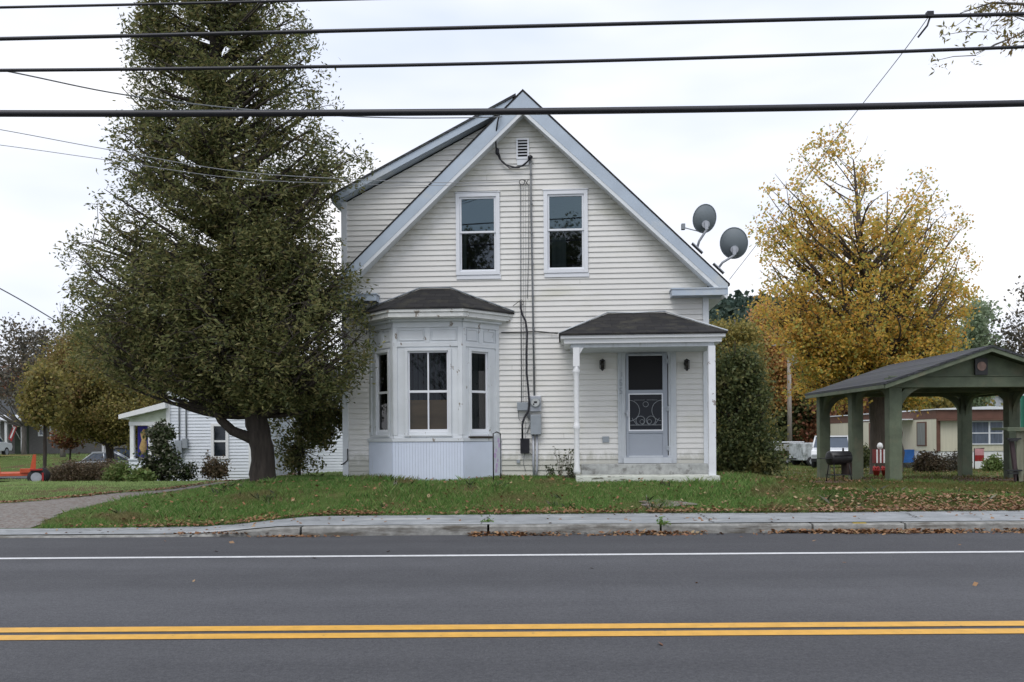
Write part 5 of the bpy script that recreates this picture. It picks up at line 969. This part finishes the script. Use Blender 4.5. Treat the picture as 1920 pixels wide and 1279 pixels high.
EV = [
 ('evergreen_shrub','shrub','tall dark evergreen bush against the right side of the house',19.5,[(632,1345,1372),(655,1340,1408),(678,1340,1424),(700,1338,1432),(760,1338,1446),(800,1338,1440),(840,1340,1456),(880,1342,1462),(897,1345,1450)],[(1390,893,.07),(1388,850,.06),(1380,700,.02)],LM['evergreen'],B1,31,dict(limbs=150,per=34,clusters=8,sig=.13,L_=.085,W_=.05,rise=.9,dfac=.7,thr=-.22,limb_r=.03,spread=.2)),
 ('autumn_tree','tree','ochre tree rising behind the porch roof at the right of the house',58,[(612,1338,1390),(632,1325,1420),(670,1320,1436),(740,1325,1440),(820,1330,1440)],[(1382,868,.25),(1380,800,.2),(1378,600,.05)],LM['ochre'],B2,32,dict(limbs=80,per=70,clusters=9,sig=.5,L_=.20,W_=.15,rise=.7,thr=-.3,limb_r=.08,twig=.02)),
 ('autumn_tree','tree','orange leaved tree behind the utility pole',64,[(575,1418,1450),(610,1408,1478),(660,1415,1485),(720,1440,1490),(760,1450,1488)],[(1455,868,.16),(1455,800,.13),(1452,620,.03)],LM['orange'],B2,33,dict(limbs=60,per=36,clusters=8,sig=.45,L_=.24,W_=.18,rise=.8,thr=-.1,limb_r=.05,twig=.015)),
 ('dark_tree','tree','dark green tree between the house bush and the utility pole',66,[(640,1425,1470),(690,1405,1520),(760,1400,1540),(820,1400,1545),(862,1405,1545)],[(1468,870,.3),(1468,820,.25),(1466,680,.05)],LM['evergreen'],B1,34,dict(limbs=80,per=46,clusters=8,sig=.6,L_=.34,W_=.24,rise=.5,thr=-.8,limb_r=.08,twig=.02)),
 ('russet_bush','shrub','russet brown bush behind the white pickup truck',64,[(735,1540,1580),(760,1500,1640),(800,1492,1660),(850,1490,1665),(868,1500,1660)],[(1570,872,.2),(1570,840,.15),(1572,770,.04)],LM['russet'],B1,35,dict(limbs=70,per=44,clusters=8,sig=.5,L_=.32,W_=.22,rise=.4,thr=-.8,limb_r=.06,twig=.02)),
 ('olive_tree','tree','olive green tree seen low under the maple behind the truck',78,[(690,1520,1600),(730,1500,1640),(790,1500,1650),(850,1510,1640)],[(1575,872,.3),(1575,820,.25),(1575,720,.05)],LM['olive'],B1,36,dict(limbs=70,per=40,clusters=8,sig=.7,L_=.4,W_=.28,rise=.5,thr=-.8,limb_r=.08,twig=.02)),
 ('olive_tree','tree','yellow olive tree behind the trailer home, seen under the pavilion roof',72,[(670,1700,1790),(700,1660,1830),(745,1650,1850),(800,1650,1850)],[(1745,872,.3),(1745,820,.25),(1745,700,.05)],LM['ochre'],B1,37,dict(limbs=70,per=40,clusters=8,sig=.6,L_=.36,W_=.25,rise=.5,thr=-.7,limb_r=.08,twig=.02)),
 ('olive_tree','tree','dull green tree behind the distant grey gable',110,[(690,1815,1870),(715,1790,1900),(760,1780,1930),(800,1780,1940)],[(1850,865,.4),(1850,820,.3),(1850,700,.05)],LM['pale'],B1,38,dict(limbs=60,per=36,clusters=8,sig=.9,L_=.5,W_=.35,rise=.5,thr=-.8,limb_r=.1,twig=.03)),
 ('pale_tree','tree','pale green rounded tree right of the maple',62,[(552,1822,1845),(575,1806,1862),(610,1796,1874),(650,1792,1868),(700,1796,1860),(760,1800,1855)],[(1836,868,.25),(1836,800,.2),(1836,590,.04)],LM['pale'],B2,39,dict(limbs=60,per=26,clusters=8,sig=.42,L_=.30,W_=.2,rise=.8,thr=-.3,limb_r=.07,twig=.02)),
 ('thin_tree','tree','thin half bare tree at the right edge above the pavilion roof',60,[(535,1905,1940),(565,1882,1990),(600,1874,2010),(640,1868,2010),(680,1872,2000)],[(1938,868,.22),(1938,780,.18),(1938,570,.03)],LM['grey'],B2,40,dict(limbs=60,per=9,clusters=8,sig=.45,L_=.26,W_=.18,rise=1.0,thr=-.1,limb_r=.05,twig=.016)),
 ('olive_tree','tree','large yellow green tree with a leaning dark trunk left of the neighbour house',40,[(628,115,175),(650,95,230),(690,66,300),(730,55,330),(770,66,325),(795,110,300),(812,180,280)],[(212,868,.20),(205,835,.17),(190,800,.14),(168,740,.10),(160,660,.04)],LM['olive'],B1,41,dict(limbs=150,per=75,clusters=10,sig=.32,L_=.13,W_=.09,rise=.5,thr=-.15,nf=1.5,limb_r=.08,twig=.015,dfac=.7)),
 ('olive_tree','tree','dense olive tree behind the neighbour house and the cedar',52,[(600,200,420),(640,170,480),(700,180,560),(760,200,600),(820,220,600)],[(330,868,.3),(330,800,.25),(330,650,.05)],LM['olive'],B1,42,dict(limbs=110,per=80,clusters=10,sig=.6,L_=.21,W_=.15,rise=.5,thr=-.7,limb_r=.09,twig=.02,dfac=.3)),
 ('thin_tree','tree','thin half bare tree against the sky at the far left',70,[(588,25,60),(620,-10,110),(660,-40,130),(700,-60,135),(750,-60,120)],[(45,858,.2),(45,800,.17),(45,620,.03)],LM['grey'],B2,43,dict(limbs=110,per=9,clusters=9,sig=.5,L_=.26,W_=.18,rise=.9,thr=-.15,limb_r=.05,twig=.016)),
 ('thin_tree','tree','thin half bare tree between the far left tree and the cedar',66,[(560,112,140),(590,85,160),(630,60,180),(690,50,180)],[(118,858,.18),(118,780,.14),(118,600,.03)],LM['grey'],B2,53,dict(limbs=80,per=9,clusters=9,sig=.42,L_=.24,W_=.17,rise=1.0,thr=-.15,limb_r=.05,twig=.016)),
 ('russet_bush','tree','brown and russet tree above the roof of the grey house',92,[(680,10,70),(705,-30,120),(745,-60,160),(800,-60,180)],[(50,856,.3),(50,800,.25),(50,700,.05)],LM['russet'],B1,44,dict(limbs=80,per=36,clusters=8,sig=.8,L_=.42,W_=.3,rise=.5,thr=-.5,limb_r=.1,twig=.03)),
 ('olive_tree','tree','small tree with a straight thin trunk before the grey house',36,[(690,70,110),(720,55,130),(760,52,125),(785,62,112)],[(84,898,.09),(84,830,.08),(84,700,.03)],LM['olive'],B1,45,dict(limbs=40,per=22,clusters=7,sig=.26,L_=.16,W_=.12,rise=.7,thr=-.2,limb_r=.03,twig=.01)),
 ('russet_bush','shrub','small russet bush on a thin dark stem beyond the orange trailer',44,[(775,118,152),(800,105,165),(828,112,160)],[(128,868,.05),(132,845,.05),(136,800,.02)],LM['russet'],B1,46,dict(limbs=36,per=24,clusters=6,sig=.22,L_=.15,W_=.11,rise=.7,thr=-.4,limb_r=.03,twig=.01)),
 ('brown_brush','shrub','mass of dry brown brush behind the orange trailer',31,[(870,125,225),(880,100,238),(893,90,235),(907,84,215)],[(160,910,.03),(160,900,.02),(160,870,.01)],LM['dry'],B1,47,dict(limbs=160,per=34,clusters=8,sig=.14,L_=.10,W_=.03,rise=.6,thr=-.9,up=.9,limb_r=.015,twig=.006,dfac=.35)),
 ('hydrangea_bush','shrub','tall shrub with fading flowers at the neighbouring porch',25.2,[(782,288,312),(800,284,322),(830,276,326),(860,268,332),(885,264,340),(903,275,330)],[(302,903,.04),(302,880,.035),(302,800,.01)],LM['shrub'],B1,48,dict(limbs=60,per=20,clusters=7,sig=.11,L_=.11,W_=.07,rise=.9,thr=-.12,nf=1.8,limb_r=.02,twig=.007,dfac=.5)),
 ('low_shrub','shrub','low dark shrub under the neighbour house window',25.8,[(852,385,420),(868,380,428),(892,385,422)],[(404,896,.02),(404,885,.02),(404,865,.01)],LM['dry'],B1,49,dict(limbs=30,per=20,clusters=5,sig=.08,L_=.08,W_=.05,rise=.8,thr=-.4,limb_r=.015,twig=.006,dfac=.6)),
 ('low_shrub','shrub','low twiggy plant below the neighbour meter boxes',25.6,[(862,345,362),(875,338,372),(895,340,370)],[(354,900,.02),(354,888,.015),(354,870,.01)],LM['shrub'],B1,50,dict(limbs=24,per=14,clusters=5,sig=.08,L_=.08,W_=.05,rise=.8,thr=-.4,limb_r=.012,twig=.005,dfac=.6)),
 ('fern_clump','fern','bright green fern clump beside the neighbour porch',25.0,[(868,218,236),(882,206,240),(903,196,242)],[(222,908,.02),(222,895,.015),(222,875,.01)],LM['fern'],B1,51,dict(limbs=36,per=20,clusters=6,sig=.09,L_=.14,W_=.03,rise=.9,thr=-.8,up=.5,limb_r=.012,twig=.005,dfac=.8)),
 ('hosta_clump','plant','yellowing low leaves in front of the neighbour porch wall',24.4,[(882,250,270),(892,240,285),(906,242,282)],[(262,910,.01),(262,902,.01),(262,890,.005)],LM['fern'],B1,52,dict(limbs=24,per=14,clusters=5,sig=.08,L_=.14,W_=.08,rise=.8,thr=-.8,limb_r=.01,twig=.004,dfac=.6)),
 ('flower_bed_shrub','shrub','dry dark shrub before the blue tarp of the trailer home',33,[(852,1738,1752),(864,1722,1764),(882,1716,1770)],[(1740,888,.02),(1740,878,.02),(1740,855,.01)],LM['dry'],B1,54,dict(limbs=40,per=22,clusters=6,sig=.13,L_=.12,W_=.06,rise=.8,thr=-.5,limb_r=.015,twig=.008)),
 ('flower_bed_shrub','shrub','weedy grey shrub before the white skirting of the trailer home',34,[(850,1775,1792),(864,1768,1808),(884,1764,1812)],[(1788,890,.02),(1788,880,.02),(1788,850,.01)],LM['grey'],B1,55,dict(limbs=36,per=12,clusters=6,sig=.14,L_=.11,W_=.05,rise=1.0,thr=-.4,limb_r=.012,twig=.008)),
 ('flower_bed_shrub','shrub','small bright green shrub beside the pink and red flag',34.5,[(856,1855,1866),(866,1848,1876),(884,1846,1878)],[(1861,888,.02),(1861,880,.02),(1861,865,.01)],LM['fern'],B1,56,dict(limbs=24,per=16,clusters=5,sig=.1,L_=.12,W_=.06,rise=.9,thr=-.5,limb_r=.012,twig=.006)),
 ('flower_bed_shrub','shrub','dark green shrub left of the striped lawn figure',36,[(838,1608,1622),(856,1600,1634),(872,1600,1636)],[(1617,880,.02),(1617,870,.02),(1617,850,.01)],LM['evergreen'],B1,57,dict(limbs=30,per=22,clusters=5,sig=.13,L_=.12,W_=.07,rise=.9,thr=-.5,limb_r=.012,twig=.006)),
]
for nm, ca, lb, Y, ol, tr_, lm_, bk, sd_, kw in EV: plant(nm, ca, lb, Y, ol, tr_, lm_, bk, sd_, **kw)
# bough reaching in at the top right from a tree standing outside the frame
plant('roadside_tree', 'tree', 'drooping leafy bough reaching in at the top right corner', 13.5, [(-260,1960,2500),(-120,1850,2560),(-40,1790,2560),(10,1800,2560),(60,1850,2560),(95,1890,2540)], [(2250,960,.25),(2245,700,.22),(2240,300,.17),(2230,-100,.08),(2225,-230,.03)], LM['olive'], B2, 61, limbs=70, per=12, clusters=10, sig=.10, L_=.11, W_=.035, rise=.3, thr=-.05, up=.3, droop=.6, limb_r=.035, twig=.006, tmin=.35, sink=-.1, spread=.10, dfac=.35,
      extra=[[(2240,200,.1,0),(2080,60,.05,-.2),(1960,10,.03,-.3),(1860,5,.015,-.3),(1800,25,.006,-.3)],[(1990,20,.02,-.3),(1900,70,.010,-.3),(1830,100,.006,-.3)]])
rngb = np.random.RandomState(77); cc = []
for a, c, n in (((2080,40),(1960,0),10),((1960,0),(1830,15),12),((1960,0),(1830,15),12),((1900,20),(1860,60),6),((1990,20),(1900,70),8),((1900,70),(1835,105),4),((1840,90),(1770,60),4),((1830,95),(1740,118),3),((1880,0),(1790,50),6)):
    for k in range(n): t = rngb.rand(); p = at(a[0]+(c[0]-a[0])*t+rngb.uniform(-8,8), a[1]+(c[1]-a[1])*t+rngb.uniform(-6,14), 13.2); cc.append(p)
tw = MB()
for a, c in (((2080,40),(1960,0)),((1960,0),(1815,28)),((1900,15),(1850,60)),((1900,70),(1830,104)),((1850,60),(1768,66)),((1990,20),(1900,70)),((1830,104),(1745,116)),((1870,4),(1790,50))): tw.tube([at(*a, 13.2), at((a[0]+c[0])/2, (a[1]+c[1])/2-4, 13.2), at(*c, 13.2)], [.008, .006, .003], 4, False)
rt = [o for o in C.objects if o.name.startswith('roadside_tree')][0]; off = np.array(rt.location)
o = leaves(np.array(cc)-off, 9, .05, .10, .028, rngb, .3, 1.3, 'hanging_leaves', LM['olive'], rt, .5)
tw.v = [tuple(np.array(v)-off) for v in tw.v]; tw.build('twigs', B2, rt)
# weeds against the front wall
for px, py, h, lb in ((1050, 905, .62, 'tall dry weed stem against the front wall left of the porch post'), (1066, 905, .55, 'second dry weed stem beside the porch post'), (1032, 905, .22, 'low dark weed at the foot of the wall near the conduit'), (1074, 903, .28, 'leafy weed at the left end of the porch step')):
    Yw = 15.9; x = ray(px, py)[0]*Yw; rgw = np.random.RandomState(px); wr = empty('weed', (x, Yw, gzf(x, Yw)), 0, lb, 'weed', 'weeds along the front wall'); b = MB(); P = []
    for k in range(5):
        a_ = rgw.uniform(-.12, .12); hh = h*rgw.uniform(.6, 1.05); pts = [Vector((0, 0, -.03)), Vector((a_*.4, rgw.uniform(-.04, .04), hh*.5)), Vector((a_, rgw.uniform(-.08, .02), hh))]; b.tube(pts, [.006, .005, .003], 4, False); P += [np.array(pts[1]), np.array(pts[2]), np.array(pts[2])*.8, np.array(pts[1])*.5]
    b.build('stem', M['wood'], wr); leaves(np.array(P), 7 if h < .5 else 3, .035, .055, .03, rgw, 0, 1, 'foliage', LM['shrub'], wr)
# forest cover on the hill: nobody could count it
rng = np.random.RandomState(5); hx = rng.uniform(36, 150, 2600); tt = rng.uniform(0.05, 1, 2600); hts = np.interp(np.linspace(0, 1, 200), np.linspace(0, 1, 9), [28, 31, 26, 16, 10, 7, 6, 5, 4])
hz = -4+(np.interp((hx-30)/200, np.linspace(0, 1, 200), hts)+4)*np.sin(tt*math.pi/2); hy = 130+80*tt
N_ = 26; ht = rng.uniform(2.5, 6, 2600); u = rng.rand(2600, N_); cen = np.stack([np.repeat(hx, N_), np.repeat(hy, N_), np.repeat(hz, N_)], -1); u = u.ravel(); g = rng.uniform(0, 6.28, u.size)
rr = (1-u)*np.repeat(ht, N_)*.30; cen += np.stack([rr*np.cos(g), rr*np.sin(g), u*np.repeat(ht, N_)-.5], -1)
LM['far'] = leafmat('far forest', [(.05,.085,.065), (.065,.10,.075), (.045,.075,.06), (.08,.105,.07)], .3, ((.20,.15,.07), .03, .56, .66))
tag(leaves(cen, 1, .2, 1.6, 1.0, rng, 0, 1, 'hillside_forest', LM['far']), kind='stuff')
def on_house(x, y):      # footprints to keep clear
    hx_, hy_ = (x-OX)*CT-(y-WY)*ST, (x-OX)*ST+(y-WY)*CT
    a = (hy_ > -.03) & (np.abs(hx_) < 3.55); b = (hy_ > -.64) & (hx_ > -3.0+np.clip(-hy_, 0, 1)) & (hx_ < -.45-np.clip(-hy_, 0, 1)); c = (hy_ > -1.13) & (hx_ > .96) & (hx_ < 3.54)
    return a | b | c
def blades(name, n, x0, x1, y0, y1, h, wd, mat_, seed, hf=None, tuft=.05, keep=None, lean=.45):
    rng = np.random.RandomState(seed); m_ = n//7; cx_ = rng.uniform(x0, x1, m_); cy_ = rng.uniform(y0, y1, m_)
    x = np.repeat(cx_, 7)+rng.randn(m_*7)*tuft; y = np.repeat(cy_, 7)+rng.randn(m_*7)*tuft
    ok = (y > yb(x)+.01) & ~on_house(x, y) & ~in_drive(x-.05, y); 
    if keep is not None: ok &= keep(x, y, rng)
    x, y = x[ok], y[ok]; k = len(x); z = gz(x, y)-.01
    hh = h*rng.uniform(.5, 1.3, k)*(1+.35*vnoise(np.stack([x, y, x*0], -1), seed, 2.0)); hh = hh*(hf(x, y) if hf else 1)
    a = rng.uniform(0, 6.28, k); dx, dy = np.cos(a)*wd/2, np.sin(a)*wd/2; la = rng.uniform(0, 6.28, k); ll = hh*rng.uniform(0, lean*2, k)
    V = np.stack([np.stack([x-dx, y-dy, z], -1), np.stack([x+dx, y+dy, z], -1), np.stack([x+dx*.5+np.cos(la)*ll*.4, y+dy*.5+np.sin(la)*ll*.4, z+hh*.6], -1), np.stack([x+np.cos(la)*ll, y+np.sin(la)*ll, z+hh], -1)], 1).reshape(-1, 3)
    return tag(arr_mesh(name, V, np.arange(k*4).reshape(-1, 4), mat_), kind='stuff')
LM['grass'] = leafmat('grass blade', [(.08,.19,.045), (.13,.27,.06), (.19,.34,.09), (.26,.36,.11), (.34,.33,.16)], .45, ((.32,.29,.13), 1.1, .54, .68))
LM['grass2'] = leafmat('dry grass blade', [(.11,.15,.035), (.17,.19,.05), (.22,.18,.07), (.25,.18,.08)], .35, ((.10,.17,.035), .5, .5, .62))
LM['lawn2'] = leafmat('pale lawn blade', [(.26,.38,.13), (.32,.44,.16), (.36,.42,.19)], .4)
tall = lambda x, y: 1+.9*np.exp(-((x+5.5)/1.8)**2)*np.exp(-((y-13.0)/.7)**2)
blades('grass', 170000, -8.5, 4.6, 12.5, 17.2, .06, .009, LM['grass'], 1, tall, keep=lambda x, y, r_: (vnoise(np.stack([x, y, x*0], -1), 31, 2.4) > -.55) | (r_.rand(len(x)) < .25))
blades('grass', 50000, -8.5, 4.6, 12.5, 17.2, .10, .010, LM['grass'], 14, tall, keep=lambda x, y, r_: vnoise(np.stack([x, y, x*0], -1), 33, 2.0) > .28)
blades('grass', 120000, 3.6, 15, 13.0, 20, .055, .009, LM['grass2'], 2, None, keep=lambda x, y, r_: (vnoise(np.stack([x, y, x*0], -1), 5, 1.5) > -.45) | (r_.rand(len(x)) < .3))
blades('grass', 60000, 3.4, 13.5, 13.2, 20, .08, .009, LM['grass'], 3, None, keep=lambda x, y, r_: vnoise(np.stack([x, y, x*0], -1), 8, 1.2) > .25)
blades('lawn_grass', 70000, -22, -3.6, 15, 26, .045, .013, LM['lawn2'], 4, None)
blades('far_grass', 40000, 4, 34, 20, 60, .09, .03, LM['grass2'], 6, None, tuft=.15)
blades('far_grass', 22000, -50, -14, 26, 72, .09, .035, LM['lawn2'], 7, None, tuft=.2)
# fallen leaves
def fallen(name, P, size, seed, m):
    rng = np.random.RandomState(seed); n = len(P); a = rng.uniform(0, 6.28, n); t = rng.randn(n, 2)*.35; s = size*rng.uniform(.5, 1.3, n)
    ux = np.stack([np.cos(a), np.sin(a), t[:, 0]], -1)*s[:, None]*.5; uy = np.stack([-np.sin(a), np.cos(a), t[:, 1]], -1)*s[:, None]*.36
    V = np.stack([P-ux, P+uy-ux*.1, P+ux, P-uy-ux*.1], 1).reshape(-1, 3); return tag(arr_mesh(name, V, np.arange(n*4).reshape(-1, 4), m), kind='stuff')
LM['fallen'] = leafmat('fallen leaf', [(.20,.10,.045), (.28,.15,.07), (.14,.065,.035), (.34,.20,.10), (.18,.075,.04), (.40,.30,.17)], .1)
rng = np.random.RandomState(9); L = []
def put(x, y, z): L.append(np.stack([x, y, z], -1))
n = 4200; x = rng.uniform(-6.6, 13, n); y = yb(x)+np.abs(rng.randn(n))*.22-.04; ok = (vnoise(np.stack([x, x*0, x*0], -1), 3, 1.6) > -.3) | (rng.rand(n) < .3); x, y = x[ok], y[ok]; put(x, y, np.maximum(gz(x, y), sw(x))+.03+rng.rand(len(x))*.02)
n = 6500; x = rng.uniform(3.4, 14, n); y = 13.2+np.abs(rng.randn(n))*1.5; d = np.clip((x-3.2)/5, 0, 1); ok = (rng.rand(n) < d*.9) & ~on_house(x, y); x, y = x[ok], y[ok]; put(x, y, gz(x, y)+.045+rng.rand(len(x))*.03)
n = 900; x = rng.uniform(-7, 4, n); y = rng.uniform(12.8, 16.5, n); ok = (y > yb(x)) & ~on_house(x, y); x, y = x[ok], y[ok]; put(x, y, gz(x, y)+.06)
n = 3600; x = rng.uniform(-.6, 13, n); wd_ = .03+.05*(1+vnoise(np.stack([x, x*0, x*0], -1), 17, 2.3)); y = 11.49-np.abs(rng.randn(n))*wd_; ok = (vnoise(np.stack([x, x*0, x*0], -1), 12, 1.3)+rng.randn(n)*.25 > .12) | (x > 8) & (rng.rand(n) < .5); x, y = x[ok], y[ok]; put(x, y, .008+rng.rand(len(x))*.04*(y > 11.42))
x = rng.uniform(4.4, 6.0, 300); put(x, 11.47-np.abs(rng.randn(300))*.09, .008+rng.rand(300)*.03)
x = -3.9+rng.randn(130)*.35; put(x, 11.56+rng.randn(130)*.06, np.full(130, .05)); x = -2.95+rng.randn(90)*.3; put(x, 11.45+rng.randn(90)*.05, np.full(90, .012))
n = 160; x = rng.uniform(-7, 12, n); y = rng.uniform(11.7, 13, n); ok = y < yb(x); put(x[ok], y[ok], sw(x[ok])+.006)
n = 26; put(rng.uniform(-10, 10, n), rng.uniform(5, 11.3, n)**1.0, np.full(n, .006))
n = 2200; x = rng.uniform(-12, -5, n); y = np.interp(x, [-30, -9.8, -8.2, -6.5, -5], [14.9, 15.4, 16.6, 19.2, 20.4])+rng.randn(n)*.10; put(x, y, gz(x, y)+.05)
n = 1500; x = rng.uniform(7.8, 14.5, n); y = rng.uniform(19, 24.5, n); put(x, y, gz(x, y)+.03)
n = 2600; x = rng.uniform(4.5, 30, n); y = rng.uniform(20, 42, n); put(x, y, gz(x, y)+.06)
fallen('fallen_leaves', np.concatenate(L), .062, 10, LM['fallen'])
blades('broad_weeds', 3500, -6.8, 13, 13.0, 17.5, .10, .035, LM['shrub'], 21, None, tuft=.035, keep=lambda x, y, r_: vnoise(np.stack([x, y, x*0], -1), 41, 3.0) > .35, lean=.8)
# gutter weeds at the kerb joint
rngk = np.random.RandomState(2)
for x, y, lb in ((2.03, 11.56, 'small green weed growing from the kerb joint in front of the porch'), (-.36, 12.0, 'tiny green weed in the pavement crack near the middle')):
    wr = empty('kerb_weed', (x, y, .11), 0, lb, 'weed'); P = rngk.randn(9, 3)*.035; P[:, 2] = np.abs(P[:, 2]); leaves(P, 10, .02, .06, .02, rngk, .4, 1, 'foliage', LM['grass'], wr)
# trees across the road behind the camera: they show only as reflections in the panes
for x, y, s, npl, lb in ((-6.6, -16, 1.05, 16, 'bare tree across the road'), (-1.3, -16, .98, 34, 'leafy tree across the road')):
    root = empty('street_tree', (x, y, 0), 0, lb+', reflected in the upstairs panes', 'tree'); rgt = np.random.RandomState(int(abs(x)*10)+50); b = MB(); b.tube([(0, 0, -.2), (.1, 0, 3), (.0, .1, 7), (.2, 0, 12*s)], [.25, .2, .12, .03], 8); cen = []
    for k in range(130):
        z0 = rgt.uniform(2, 11.5*s); az = rgt.uniform(0, 6.28); ln_ = rgt.uniform(1.2, 3.4)*(1.25-z0/16); tip = np.array([math.cos(az)*ln_, math.sin(az)*ln_, z0+ln_*1.1]); b.tube([(0, 0, z0), tuple(tip*.5+np.array([0, 0, z0*.5+.1])), tuple(tip)], [.06, .03, .01], 4, False); cen += [tip*np.array([q, q, 1])+rgt.randn(3)*.35 for q in (1, .8, .6, .4)]
    b.build('trunk', M['bark'], root); leaves(np.array(cen), npl, .32, .2, .14, rgt, 0, 1, 'crown', LM['evergreen'], root)
